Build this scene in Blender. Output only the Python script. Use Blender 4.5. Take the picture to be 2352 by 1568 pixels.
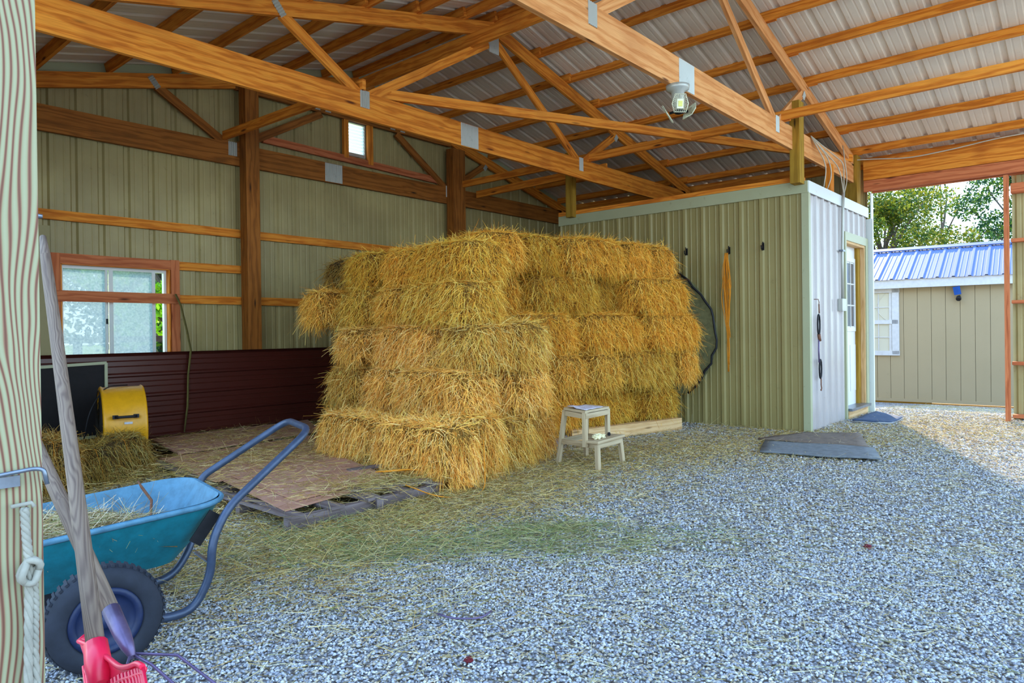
import bpy, math, random
import numpy as np
from mathutils import Vector, Matrix, noise
random.seed(7); np.random.seed(7)
R = math.radians
for o in list(bpy.data.objects): bpy.data.objects.remove(o)
S = bpy.context.scene
COL = S.collection

# ---------------------------------------------------------------- camera
cam = bpy.data.cameras.new('camera'); co = bpy.data.objects.new('camera', cam); COL.objects.link(co); S.camera = co
F_PX = 1591.9; yaw, pitch, roll = .8546, -.0042, -.0126
Fv = Vector((math.sin(yaw)*math.cos(pitch), math.cos(yaw)*math.cos(pitch), math.sin(pitch)))
Rv = Vector((math.cos(yaw), -math.sin(yaw), 0)); Uv = Rv.cross(Fv)
cr, sr = math.cos(roll), math.sin(roll)
R2, U2 = cr*Rv+sr*Uv, -sr*Rv+cr*Uv
M = Matrix((R2, U2, -Fv)).transposed().to_4x4(); M.translation = Vector((0, 0, 1.092)); co.matrix_world = M
cam.sensor_width = 36; cam.lens = 36*F_PX/2352; cam.shift_y = -(784-769.46)/2352; cam.clip_start = .05; cam.clip_end = 400

# ---------------------------------------------------------------- world, sun, exposure
W = bpy.data.worlds.new('sky'); S.world = W; W.use_nodes = True
wn = W.node_tree; wn.nodes.clear()
wo = wn.nodes.new('ShaderNodeOutputWorld'); bg = wn.nodes.new('ShaderNodeBackground')
tc = wn.nodes.new('ShaderNodeTexCoord'); sp = wn.nodes.new('ShaderNodeSeparateXYZ'); rp = wn.nodes.new('ShaderNodeValToRGB')
wn.links.new(tc.outputs['Generated'], sp.inputs[0]); wn.links.new(sp.outputs['Z'], rp.inputs[0])
rp.color_ramp.elements[0].position = 0; rp.color_ramp.elements[0].color = (.72, .89, 1, 1)
rp.color_ramp.elements[1].position = .9; rp.color_ramp.elements[1].color = (.34, .58, 1, 1)
e = rp.color_ramp.elements.new(.22); e.color = (.52, .78, 1, 1)
wn.links.new(rp.outputs[0], bg.inputs[0]); bg.inputs[1].default_value = 1.2; wn.links.new(bg.outputs[0], wo.inputs[0])
sl = bpy.data.lights.new('sun', 'SUN'); sl.energy = 3.0; sl.angle = R(.6); sl.color = (1, .84, .60)
so = bpy.data.objects.new('sun', sl); COL.objects.link(so)
sd = Vector((.91*math.cos(R(32.5)), .415*math.cos(R(32.5)), math.sin(R(32.5))))
so.rotation_euler = sd.to_track_quat('Z', 'Y').to_euler(); so.location = (20, 9, 14)
S.view_settings.view_transform = 'Standard'; S.view_settings.look = 'None'; S.view_settings.gamma = 1
S.view_settings.use_curve_mapping = False; S.view_settings.exposure = 1.9
S.cycles.max_bounces = 8; S.cycles.diffuse_bounces = 5; S.cycles.transparent_max_bounces = 12
S.cycles.use_denoising = True

# ---------------------------------------------------------------- materials
def srgb(r, g, b):
    f = lambda c: (c/255/12.92) if c/255 <= .04045 else ((c/255+.055)/1.055)**2.4
    return (f(r), f(g), f(b), 1)
MATS = {}
class N:
    def __init__(s, name, rough=.8, metal=0, spec=.3):
        s.m = bpy.data.materials.new(name); s.m.use_nodes = True; s.t = s.m.node_tree; s.t.nodes.clear()
        s.out = s.t.nodes.new('ShaderNodeOutputMaterial'); s.b = s.t.nodes.new('ShaderNodeBsdfPrincipled')
        s.t.links.new(s.b.outputs[0], s.out.inputs[0]); s.b.inputs['Roughness'].default_value = rough
        s.b.inputs['Metallic'].default_value = metal; s.b.inputs['Specular IOR Level'].default_value = spec; MATS[name] = s.m
    def n(s, t, **k):
        x = s.t.nodes.new('ShaderNode'+t)
        for a, v in k.items():
            if a.startswith('i_'):
                key = a[2:]; x.inputs[int(key) if key.isdigit() else key].default_value = v
            else: setattr(x, a, v)
        return x
    def l(s, a, b): s.t.links.new(a, b)
    def coord(s, kind, scale=(1, 1, 1), rnd=0):
        tcn = s.n('TexCoord'); mp = s.n('Mapping'); mp.inputs['Scale'].default_value = scale
        s.l(tcn.outputs[kind], mp.inputs[0])
        if rnd:
            oi = s.n('ObjectInfo'); mu = s.n('Math', operation='MULTIPLY'); mu.inputs[1].default_value = rnd
            cb = s.n('CombineXYZ'); s.l(oi.outputs['Random'], mu.inputs[0])
            for i in range(3): s.l(mu.outputs[0], cb.inputs[i])
            s.l(cb.outputs[0], mp.inputs['Location'])
        return mp.outputs[0]
    def noise(s, vec, scale=5, detail=4, rough=.55, dist=0):
        x = s.n('TexNoise'); x.inputs['Scale'].default_value = scale; x.inputs['Detail'].default_value = detail
        x.inputs['Roughness'].default_value = rough; x.inputs['Distortion'].default_value = dist
        s.l(vec, x.inputs['Vector']); return x.outputs['Fac']
    def ramp(s, fac, stops):
        x = s.n('ValToRGB'); cr = x.color_ramp
        cr.elements[0].position, cr.elements[0].color = stops[0]; cr.elements[1].position, cr.elements[1].color = stops[-1]
        for p, c in stops[1:-1]:
            e = cr.elements.new(p); e.color = c
        s.l(fac, x.inputs[0]); return x.outputs[0]
    def mix(s, fac, a, b, mode='MIX'):
        x = s.n('Mix', data_type='RGBA', blend_type=mode)
        for i, v in ((0, fac), (6, a), (7, b)):
            if isinstance(v, (int, float, tuple)): x.inputs[i].default_value = v
            else: s.l(v, x.inputs[i])
        return x.outputs[2]
    def col(s, c):
        if isinstance(c, tuple): s.b.inputs['Base Color'].default_value = c
        else: s.l(c, s.b.inputs['Base Color'])
    def bump(s, h, st=.3, d=.01):
        x = s.n('Bump'); x.inputs['Strength'].default_value = st; x.inputs['Distance'].default_value = d
        s.l(h, x.inputs['Height']); s.l(x.outputs[0], s.b.inputs['Normal'])

def wood(name, dark, mid, light, rough=.75, rings=16, knots=True, rnd=40):
    w = N(name, rough)
    uv = w.coord('UV', (1, 1, 1), rnd)
    st = w.n('Mapping'); st.inputs['Scale'].default_value = (1.1, 9, 1); w.l(uv, st.inputs[0])
    nz = w.noise(st.outputs[0], 1.6, 3, .5, .6)
    sep = w.n('SeparateXYZ'); w.l(uv, sep.inputs[0])
    a = w.n('Math', operation='MULTIPLY_ADD'); w.l(nz, a.inputs[0]); a.inputs[1].default_value = .16; w.l(sep.outputs[1], a.inputs[2])
    b = w.n('Math', operation='MULTIPLY'); w.l(a.outputs[0], b.inputs[0]); b.inputs[1].default_value = rings*6.28
    c = w.n('Math', operation='SINE'); w.l(b.outputs[0], c.inputs[0])
    d = w.n('MapRange'); w.l(c.outputs[0], d.inputs[0]); d.inputs[1].default_value = -1; d.inputs[2].default_value = 1
    c1 = w.ramp(d.outputs[0], [(0, tuple(.45*a_+.55*b_ for a_, b_ in zip(dark, mid))), (.25, mid), (.8, light)])
    st2 = w.n('Mapping'); st2.inputs['Scale'].default_value = (3, 90, 1); w.l(uv, st2.inputs[0])
    fine = w.noise(st2.outputs[0], 2, 3)
    c2 = w.mix(.35, c1, w.ramp(fine, [(.3, dark), (.65, light)]))
    if knots:
        st3 = w.n('Mapping'); st3.inputs['Scale'].default_value = (1.6, 8, 1); w.l(uv, st3.inputs[0])
        v = w.n('TexVoronoi'); v.inputs['Scale'].default_value = 1.1; w.l(st3.outputs[0], v.inputs['Vector'])
        k = w.ramp(v.outputs['Distance'], [(.05, (1, 1, 1, 1)), (.13, (0, 0, 0, 1))])
        c2 = w.mix(k, c2, tuple(x*.35 for x in dark[:3])+(1,))
    blo = w.noise(uv, 2.2, 2); c2 = w.mix(w.ramp(blo, [(.52, (0, 0, 0, 1)), (.75, (.5, .5, .5, 1))]), c2, dark)
    w.col(c2); w.bump(d.outputs[0], .25, .002)
    return w.m
wood('pine_orange', srgb(150, 72, 10), srgb(210, 114, 22), srgb(232, 148, 50))
wood('pine_pale', srgb(170, 98, 46), srgb(206, 134, 72), srgb(222, 160, 100), rings=14)
wood('pine_dark', srgb(88, 50, 14), srgb(144, 82, 22), srgb(166, 100, 36))
wood('pine_treated', srgb(112, 80, 16), srgb(150, 112, 26), srgb(168, 130, 42), rings=14)
wood('pine_red', srgb(140, 66, 34), srgb(186, 98, 56), srgb(206, 122, 76))
wood('plywood', srgb(168, 118, 96), srgb(178, 130, 108), srgb(188, 142, 122), rings=5, knots=False)
wood('old_board', srgb(72, 60, 60), srgb(104, 88, 86), srgb(126, 112, 112), rings=12)
wood('beam_pale', srgb(176, 134, 84), srgb(206, 164, 112), srgb(220, 184, 136), rings=20)
wood('tool_wood', srgb(70, 54, 48), srgb(112, 92, 80), srgb(132, 112, 96), rings=110, knots=False)
wood('stool_wood', srgb(140, 116, 84), srgb(174, 150, 116), srgb(190, 170, 138), rings=14, knots=False)
# greenish treated post with wide red latewood lines
w = N('post_wood', .7); uv = w.coord('UV')
mp = w.n('Mapping'); mp.inputs['Scale'].default_value = (1.5, 5, 1); w.l(uv, mp.inputs[0])
nz = w.noise(mp.outputs[0], 1.3, 2, .4, .4)
vv = w.n('TexVoronoi'); vv.feature = 'SMOOTH_F1'; vv.inputs['Scale'].default_value = 1.0; vv.inputs['Smoothness'].default_value = .9
mp2 = w.n('Mapping'); mp2.inputs['Scale'].default_value = (2.6, 8, 1); mp2.inputs['Location'].default_value = (.4, .35, 0); w.l(uv, mp2.inputs[0]); w.l(mp2.outputs[0], vv.inputs['Vector'])
sep = w.n('SeparateXYZ'); w.l(uv, sep.inputs[0])
a = w.n('Math', operation='MULTIPLY_ADD'); w.l(nz, a.inputs[0]); a.inputs[1].default_value = .10; w.l(sep.outputs[1], a.inputs[2])
a2 = w.n('Math', operation='MULTIPLY_ADD'); w.l(vv.outputs['Distance'], a2.inputs[0]); a2.inputs[1].default_value = .035; w.l(a.outputs[0], a2.inputs[2])
b = w.n('Math', operation='MULTIPLY'); w.l(a2.outputs[0], b.inputs[0]); b.inputs[1].default_value = 6.28*112
c = w.n('Math', operation='SINE'); w.l(b.outputs[0], c.inputs[0])
d = w.n('MapRange'); w.l(c.outputs[0], d.inputs[0]); d.inputs[1].default_value = -1; d.inputs[2].default_value = 1
cc = w.ramp(d.outputs[0], [(.0, srgb(108, 66, 52)), (.22, srgb(138, 104, 80)), (.5, srgb(146, 140, 106)), (1, srgb(154, 150, 118))])
kn = w.ramp(vv.outputs['Distance'], [(.06, (1, 1, 1, 1)), (.12, (0, 0, 0, 1))])
cc = w.mix(kn, cc, srgb(70, 36, 30)); w.col(cc); w.bump(d.outputs[0], .3, .001)

def sheet(name, base, dirt, rough=.45, spec=.4, dirtamt=.55, streak=True):
    w = N(name, rough, 0, spec); ob = w.coord('Object')
    n1 = w.noise(ob, 1.3, 5); n2 = w.noise(ob, 14, 5, .7)
    f = w.ramp(n1, [(.35, (0, 0, 0, 1)), (.75, (dirtamt,)*3+(1,))])
    c = w.mix(f, base, dirt); f2 = w.ramp(n2, [(.62, (0, 0, 0, 1)), (.74, (.6, .6, .6, 1))])
    c = w.mix(f2, c, dirt); w.col(c); return w.m
sheet('siding_inner', srgb(174, 158, 106), srgb(108, 90, 54))
sheet('siding_tan', srgb(148, 134, 84), srgb(116, 102, 56), dirtamt=.35)
sheet('siding_front', srgb(178, 170, 168), srgb(140, 112, 90), dirtamt=.35, rough=.3, spec=.6)
sheet('trim_tan', srgb(168, 170, 136), srgb(136, 134, 100), dirtamt=.4, rough=.4)
sheet('trim_white', srgb(214, 220, 218), srgb(190, 186, 170), dirtamt=.2, rough=.4)
sheet('roof_steel', srgb(228, 214, 192), srgb(190, 172, 150), rough=.38, spec=.5, dirtamt=.5)
sheet('maroon', srgb(78, 32, 24), srgb(52, 22, 18), rough=.32, spec=.5, dirtamt=.5)
sheet('shed_siding', srgb(160, 144, 116), srgb(146, 132, 104), rough=.8, spec=.1, dirtamt=.3)
sheet('shed_roof', srgb(92, 106, 150), srgb(76, 90, 134), rough=.6, spec=.06, dirtamt=.2)
sheet('door_white', srgb(214, 214, 212), srgb(196, 190, 180), rough=.35, dirtamt=.15)
sheet('galv', srgb(186, 186, 178), srgb(142, 140, 130), rough=.4, dirtamt=.6); MATS['galv'].node_tree.nodes['Principled BSDF'].inputs['Metallic'].default_value = .35
def plain(name, c, rough=.6, metal=0, spec=.4, bump=0):
    w = N(name, rough, metal, spec); ob = w.coord('Object'); n1 = w.noise(ob, 18, 5, .65)
    dk = tuple(x*(.62 if max(c[:3]) < .5 else .86) for x in c[:3])+(1,)
    w.col(w.ramp(n1, [(.3, dk), (.62, c)]))
    if bump: w.bump(n1, bump, .004)
    return w.m
plain('tub_teal', srgb(16, 112, 128), .42, 0, .5); plain('tub_inner', srgb(78, 124, 150), .6)
plain('tube_blue', srgb(62, 74, 98), .4, .3, .5); plain('tyre', srgb(34, 38, 50), .8, bump=.3); plain('hub', srgb(20, 34, 70), .5)
plain('pink', srgb(230, 28, 70), .35, 0, .5); plain('tine_metal', srgb(110, 96, 130), .4, .5)
plain('black_rubber', srgb(24, 24, 30), .6); plain('iron', srgb(40, 40, 44), .5, .6); plain('rust', srgb(120, 78, 58), .8)
plain('zinc', srgb(130, 138, 150), .3, .7); plain('rope_white', srgb(160, 154, 140), .95); plain('fan_yellow', srgb(226, 160, 22), .38)
plain('fan_dark', srgb(40, 34, 30), .7); plain('strap_green', srgb(110, 100, 50), .9); plain('twine_orange', srgb(216, 136, 30), .9)
plain('rubber_mat', srgb(116, 120, 124), .9, bump=.6); plain('rubber_mat_brown', srgb(120, 104, 92), .95, bump=.6)
plain('door_mat', srgb(64, 80, 108), .9, bump=.5); plain('mat_edge', srgb(170, 172, 176), .8)
plain('manure', srgb(34, 22, 22), .9, bump=1.); plain('tissue', srgb(236, 226, 186), .8); plain('lamp_blue', srgb(20, 82, 170), .35)
plain('cable_white', srgb(190, 180, 160), .6); plain('canvas', srgb(120, 118, 80), .9); plain('leaf_red', srgb(104, 22, 34), .8)
plain('white_paint', srgb(196, 196, 200), .5); plain('screen_mesh', srgb(26, 22, 24), .8); plain('slab_dark', srgb(60, 40, 34), .9)
plain('bark', srgb(96, 84, 76), .95, bump=.6); plain('led', srgb(226, 222, 120), .5); plain('lamp_metal', srgb(206, 204, 176), .35, .3)
plain('curtain', srgb(206, 200, 184), .9); plain('soil_line', srgb(92, 74, 58), .95)
# coloured-by-attribute (strand tone is the straw's own colour)
def attr_mat(name, rough=.75, trans=0):
    w = N(name, rough, 0, .25); a = w.n('Attribute'); a.attribute_name = 'Col'; w.col(a.outputs['Color'])
    if trans:
        t = w.n('BsdfTranslucent'); w.l(a.outputs['Color'], t.inputs[0]); mx = w.n('MixShader'); mx.inputs[0].default_value = trans
        w.l(w.b.outputs[0], mx.inputs[1]); w.l(t.outputs[0], mx.inputs[2]); w.l(mx.outputs[0], w.out.inputs[0])
    return w
def hay_mat(name, tint):
    w = attr_mat(name, .75, .25); a = [n for n in w.t.nodes if n.type == 'ATTRIBUTE'][0]
    oi = w.n('ObjectInfo'); rr = w.ramp(oi.outputs['Random'], [(0, tuple(x*y for x, y in zip(tint[:3], (.84, .82, .70)))+(1,)), (.3, tuple(x*y for x, y in zip(tint[:3], (.97, .98, .86)))+(1,)), (.6, tuple(x*y for x, y in zip(tint[:3], (1.06, 1.02, .95)))+(1,)), (1, tuple(x*y for x, y in zip(tint[:3], (1.12, 1.05, 1.0)))+(1,))])
    c = w.mix(1., a.outputs['Color'], rr, 'MULTIPLY'); w.col(c)
    for n in w.t.nodes:
        if n.type == 'BSDF_TRANSLUCENT': w.l(c, n.inputs[0])
hay_mat('hay_gold', (1.0, .90, .54, 1)); hay_mat('hay_amber', (1.0, .86, .42, 1)); hay_mat('hay_pale', (1.06, .97, .80, 1)); hay_mat('hay_dull', (.50, .46, .38, 1)); hay_mat('hay_green', (.72, .80, .50, 1))  # gold and amber above, pale below: lighting tone put into the hay tints
attr_mat('straw', .8, .2); attr_mat('leaves', .6, .35); attr_mat('stones', .85)
w = N('hay_body', .95); ob = w.coord('Object', (10, 10, 2.5), 9); n1 = w.noise(ob, 3.2, 6, .75, 1.2)
oi = w.n('ObjectInfo')
w.col(w.ramp(n1, [(.3, srgb(48, 28, 8)), (.5, srgb(140, 96, 30)), (.7, srgb(214, 166, 76))])); w.bump(n1, 1, .03)  # dark tones paint the shade of the gaps into the body
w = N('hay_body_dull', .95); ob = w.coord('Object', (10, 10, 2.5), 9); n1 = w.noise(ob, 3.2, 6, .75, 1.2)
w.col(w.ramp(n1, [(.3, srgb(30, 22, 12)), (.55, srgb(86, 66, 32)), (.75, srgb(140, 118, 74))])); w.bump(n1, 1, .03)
# gravel ground
w = N('gravel_ground', .95); ob = w.coord('Object'); v = w.n('TexVoronoi'); v.inputs['Scale'].default_value = 60; w.l(ob, v.inputs['Vector'])
g1 = w.ramp(v.outputs['Color'], [(.1, srgb(126, 126, 134)), (.5, srgb(170, 172, 180)), (.9, srgb(206, 206, 208))])
edge = w.ramp(v.outputs['Distance'], [(.25, (0, 0, 0, 1)), (.75, (1, 1, 1, 1))])
g2 = w.mix(edge, g1, srgb(104, 92, 80)); n1 = w.noise(ob, .8, 5); n2 = w.noise(ob, 90, 2)
g3 = w.mix(w.ramp(n1, [(.45, (0, 0, 0, 1)), (.7, (.45, .45, .45, 1))]), g2, srgb(168, 142, 92)); w.col(g3)
inv = w.n('Math', operation='SUBTRACT'); inv.inputs[0].default_value = 1; w.l(v.outputs['Distance'], inv.inputs[1]); w.bump(inv.outputs[0], 1, .012)
w = N('dirt', .95); ob = w.coord('Object'); n1 = w.noise(ob, 25, 6, .7); w.col(w.ramp(n1, [(.3, srgb(84, 62, 38)), (.7, srgb(150, 120, 72))])); w.bump(n1, .6, .01)
w = N('lawn', .95); ob = w.coord('Object'); n1 = w.noise(ob, 6, 6, .7); w.col(w.ramp(n1, [(.3, srgb(96, 128, 40)), (.7, srgb(170, 186, 92))]))
# dusty window glass
w = N('dusty_glass', .3); ob = w.coord('Object'); n1 = w.noise(ob, 60, 3, .6)
dc = w.ramp(n1, [(.3, srgb(150, 170, 184)), (.7, srgb(186, 200, 208))])
df = w.n('BsdfDiffuse'); w.l(dc, df.inputs[0]); tl = w.n('BsdfTranslucent'); w.l(dc, tl.inputs[0]); tr = w.n('BsdfTransparent')
m1 = w.n('MixShader'); m1.inputs[0].default_value = .6; w.l(df.outputs[0], m1.inputs[1]); w.l(tl.outputs[0], m1.inputs[2])
m2 = w.n('MixShader'); w.l(w.ramp(n1, [(.3, (.60,)*3+(1,)), (.7, (.76,)*3+(1,))]), m2.inputs[0]); w.l(tr.outputs[0], m2.inputs[1]); w.l(m1.outputs[0], m2.inputs[2]); w.l(m2.outputs[0], w.out.inputs[0])
w = N('dark_glass', .08, 0, .8); w.col(srgb(92, 100, 108))
w = N('shed_glass', .1, 0, .7); w.col(srgb(186, 184, 170))
# louvre slats are translucent plastic that daylight shines through
w = N('louvre', .5); tl = w.n('BsdfTranslucent'); tl.inputs[0].default_value = (.95, .97, 1, 1); mx = w.n('MixShader'); mx.inputs[0].default_value = .75
w.col(srgb(235, 238, 240)); w.l(w.b.outputs[0], mx.inputs[1]); w.l(tl.outputs[0], mx.inputs[2]); w.l(mx.outputs[0], w.out.inputs[0])
# printed newspaper
w = N('newsprint', .8); uv = w.coord('UV', (1, 1, 1)); br = w.n('TexBrick'); br.inputs['Scale'].default_value = 26; br.inputs['Color1'].default_value = srgb(120, 110, 130); br.inputs['Color2'].default_value = srgb(190, 180, 196); br.inputs['Mortar'].default_value = srgb(214, 206, 214); br.inputs['Mortar Size'].default_value = .045; w.l(uv, br.inputs['Vector'])
n1 = w.noise(uv, 9, 2); w.col(w.mix(w.ramp(n1, [(.5, (0, 0, 0, 1)), (.55, (1, 1, 1, 1))]), br.outputs[0], srgb(206, 200, 212)))

# ---------------------------------------------------------------- mesh helpers
def orient(d, up=(0, 0, 1)):
    d = Vector(d).normalized(); u = Vector(up)
    s = d.cross(u)
    if s.length < 1e-4: s = d.cross(Vector((1, 0, 0)))
    s.normalize(); u = s.cross(d).normalized(); return d, s, u
class MB:
    def __init__(s): s.v = []; s.f = []; s.uv = []; s.mi = []; s.sm = []
    def face(s, pts, uvs=None, mi=0, sm=False):
        i = len(s.v); s.v += [tuple(p) for p in pts]; s.f.append(tuple(range(i, i+len(pts))))
        s.uv += uvs or [(0, 0)]*len(pts); s.mi.append(mi); s.sm.append(sm)
    def board(s, p0, p1, w, h, up=(0, 0, 1), mi=0, off=(0, 0)):
        """box from p0 to p1; w across, h along up"""
        p0, p1 = Vector(p0), Vector(p1); L = (p1-p0).length; d, a, u = orient(p1-p0, up)
        c = {}
        for i, p in enumerate((p0, p1)):
            for j in (0, 1):
                for k in (0, 1): c[i, j, k] = p+a*(w*(j-.5)+off[0])+u*(h*(k-.5)+off[1])
        ru = random.random()*3; rv = random.random()*2
        def q(ks, du, dv, v0):
            s.face([c[k] for k in ks], [(ru+x*du, rv+v0+y*dv) for x, y in ((0, 0), (1, 0), (1, 1), (0, 1))], mi)
        q([(0, 0, 0), (1, 0, 0), (1, 0, 1), (0, 0, 1)], L, h, 0); q([(1, 1, 0), (0, 1, 0), (0, 1, 1), (1, 1, 1)], L, h, .31)
        q([(0, 0, 1), (1, 0, 1), (1, 1, 1), (0, 1, 1)], L, w, .13); q([(1, 0, 0), (0, 0, 0), (0, 1, 0), (1, 1, 0)], L, w, .47)
        q([(0, 1, 0), (0, 0, 0), (0, 0, 1), (0, 1, 1)], w, h, .6); q([(1, 0, 0), (1, 1, 0), (1, 1, 1), (1, 0, 1)], w, h, .7)
        return s
    def box(s, a, b, mi=0):
        a, b = Vector(a), Vector(b); d = b-a; m = (a+b)/2
        ax = max(range(3), key=lambda i: abs(d[i])); e = Vector((0, 0, 0)); e[ax] = abs(d[ax])/2
        if ax == 2: s.board(m-e, m+e, abs(d[0]), abs(d[1]), (0, 1, 0), mi)
        elif ax == 0: s.board(m-e, m+e, abs(d[1]), abs(d[2]), (0, 0, 1), mi)
        else: s.board(m-e, m+e, abs(d[0]), abs(d[2]), (0, 0, 1), mi)
        return s
    def tube(s, pts, r, n=10, mi=0, cap=True, closed=False, flat=1):
        pts = [Vector(p) for p in pts]; m = len(pts); rs = r if isinstance(r, (list, tuple)) else [r]*m
        base = len(s.v); prev = None; L = 0
        for i, p in enumerate(pts):
            if closed: d = pts[(i+1) % m]-pts[i-1]
            else: d = (pts[min(i+1, m-1)]-pts[max(i-1, 0)])
            d.normalize()
            if prev is None: a = d.orthogonal().normalized()
            else: a = (prev-d*prev.dot(d)).normalized()
            prev = a; b = d.cross(a)
            for k in range(n):
                t = 2*math.pi*k/n; s.v.append(tuple(p+a*math.cos(t)*rs[i]+b*math.sin(t)*rs[i]*flat))
        cum = [0]
        for i in range(1, m): cum.append(cum[-1]+(pts[i]-pts[i-1]).length)
        for i in range(m if closed else m-1):
            j = (i+1) % m
            for k in range(n):
                k2 = (k+1) % n
                s.f.append((base+i*n+k, base+i*n+k2, base+j*n+k2, base+j*n+k)); s.mi.append(mi); s.sm.append(True)
                c = 2*math.pi*rs[i]/n
                s.uv += [(cum[i], k*c), (cum[i], (k+1)*c), (cum[j], (k+1)*c), (cum[j], k*c)]
        if cap and not closed:
            s.f.append(tuple(base+k for k in range(n))[::-1]); s.f.append(tuple(base+(m-1)*n+k for k in range(n)))
            s.uv += [(0, 0)]*(2*n); s.mi += [mi]*2; s.sm += [False]*2
        return s
    def grid(s, P, mi=0, sm=True, closed=False, uvs=1):
        """P[i][j] rows of points"""
        base = len(s.v); r, c = len(P), len(P[0])
        for row in P: s.v += [tuple(p) for p in row]
        for i in range(r-1):
            for j in range(c if closed else c-1):
                j2 = (j+1) % c
                s.f.append((base+i*c+j, base+i*c+j2, base+(i+1)*c+j2, base+(i+1)*c+j)); s.mi.append(mi); s.sm.append(sm)
                s.uv += [(i*uvs/r, j*uvs/c), (i*uvs/r, (j+1)*uvs/c), ((i+1)*uvs/r, (j+1)*uvs/c), ((i+1)*uvs/r, j*uvs/c)]
        return s
    def lathe(s, c, axis, prof, n=32, mi=0):
        c = Vector(c); d, a, b = orient(axis)
        P = [[c+d*h+(a*math.cos(2*math.pi*k/n)+b*math.sin(2*math.pi*k/n))*r for k in range(n)] for h, r in prof]
        return s.grid(P, mi, True, True)
    def build(s, name, mats, parent=None, loc=(0, 0, 0)):
        """vertices are in world space; stored relative to loc (and the parent's location)"""
        me = bpy.data.meshes.new(name); l = Vector(loc)
        pl = parent.location if parent else Vector((0, 0, 0))
        org = l if l.length else pl
        me.from_pydata([(x-org.x, y-org.y, z-org.z) for x, y, z in s.v], [], s.f)
        ul = me.uv_layers.new(name='UVMap'); ul.data.foreach_set('uv', np.array(s.uv, 'f').ravel())
        for m in ([mats] if isinstance(mats, str) else mats): me.materials.append(MATS[m])
        me.polygons.foreach_set('material_index', s.mi); me.polygons.foreach_set('use_smooth', s.sm)
        o = bpy.data.objects.new(name, me); COL.objects.link(o)
        if parent:
            o.parent = parent; pw = parent.location if not parent.parent else parent.location+parent.parent.location
            o.location = org-pw
        else: o.location = org
        return o
def bevel(o, w=.004, n=2):
    m = o.modifiers.new('edge', 'BEVEL'); m.width = w; m.segments = n; m.limit_method = 'ANGLE'; return o
def tag(o, label=None, cat=None, group=None, kind=None):
    if label: o['label'] = label
    if cat: o['category'] = cat
    if group: o['group'] = group
    if kind: o['kind'] = kind
    return o
def empty(name, loc=(0, 0, 0), **k):
    o = bpy.data.objects.new(name, None); COL.objects.link(o); o.location = loc; o.empty_display_size = .1; return tag(o, **k)
def part(name, mat, parent, fn, label=None):
    m = MB(); fn(m)
    p = parent.location+(parent.parent.location if parent.parent else Vector((0, 0, 0)))
    me_o = m.build(name, mat, None, p)
    me_o.parent = parent; me_o.location = (0, 0, 0)
    if label: me_o['label'] = label
    return me_o
def copy_tree(o, parent=None):
    c = o.copy(); COL.objects.link(c)
    if parent: c.parent = parent
    for ch in list(o.children): copy_tree(ch, c)
    return c
def arc(pts, n=6, rad=.06):
    """round the inner corners of a polyline"""
    P = [Vector(p) for p in pts]; out = [P[0]]
    for i in range(1, len(P)-1):
        a, b, c = P[i-1], P[i], P[i+1]; r = min(rad, (a-b).length*.45, (c-b).length*.45)
        s, e = b+(a-b).normalized()*r, b+(c-b).normalized()*r
        for k in range(n+1):
            t = k/n; out.append(s*(1-t)**2+b*2*t*(1-t)+e*t*t)
    return out+[P[-1]]

# ribbons (straw, hay strands): numpy
def ribbons(name, base, d, length, width, cols, mat, parent=None, droop=None, loc=(0, 0, 0), body=None, bodymat=None, seg=2):
    n = len(base); d = d/np.linalg.norm(d, axis=1)[:, None]
    rnd = np.random.normal(size=(n, 3)); s = np.cross(d, rnd); s /= np.linalg.norm(s, axis=1)[:, None]+1e-9
    ts = np.linspace(0, 1, seg+1); V = []
    bend = np.random.normal(size=(n, 3))*length[:, None]*.12
    for t in ts:
        p = base+d*(length*t)[:, None]+bend*(t*t)
        if droop is not None: p[:, 2] -= droop*length*t*t
        wd = width*(1-.55*t)
        V.append(p-s*wd[:, None]/2); V.append(p+s*wd[:, None]/2)
    V = np.stack(V, 1); k = 2*(seg+1)
    verts = V.reshape(-1, 3); idx = np.arange(n)[:, None]*k
    fs = [np.stack([idx[:, 0]+2*i, idx[:, 0]+2*i+1, idx[:, 0]+2*i+3, idx[:, 0]+2*i+2], 1) for i in range(seg)]
    faces = np.stack(fs, 1).reshape(-1, 4); vc = np.repeat(cols, k, axis=0)
    mi = np.zeros(len(faces), int); bv = bf = None
    if body is not None:
        bv, bf = body; faces = np.concatenate([faces, bf+len(verts)]); verts = np.concatenate([verts, bv])
        vc = np.concatenate([vc, np.tile([.5, .35, .12], (len(bv), 1))]); mi = np.concatenate([mi, np.ones(len(bf), int)])
    return quickmesh(name, verts-np.array(loc), faces, vc, [mat]+([bodymat] if bodymat else []), mi, parent, loc)
def quickmesh(name, verts, faces, vc, mats, mi=None, parent=None, loc=(0, 0, 0), smooth=False):
    me = bpy.data.meshes.new(name); nv, nf, q = len(verts), len(faces), faces.shape[1]
    me.vertices.add(nv); me.vertices.foreach_set('co', verts.astype('f').ravel())
    me.loops.add(nf*q); me.loops.foreach_set('vertex_index', faces.astype('i').ravel())
    me.polygons.add(nf); me.polygons.foreach_set('loop_start', np.arange(nf, dtype='i')*q)
    if mi is not None: me.polygons.foreach_set('material_index', mi.astype('i'))
    for m in mats: me.materials.append(MATS[m])
    me.update(calc_edges=True)
    if smooth: me.polygons.foreach_set('use_smooth', np.ones(nf, bool))
    if vc is not None:
        a = me.attributes.new('Col', 'FLOAT_COLOR', 'POINT'); a.data.foreach_set('color', np.c_[vc, np.ones(nv)].astype('f').ravel())
    o = bpy.data.objects.new(name, me); COL.objects.link(o); o.location = loc
    if parent: o.parent = parent; o.location = (0, 0, 0)
    return o
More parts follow.
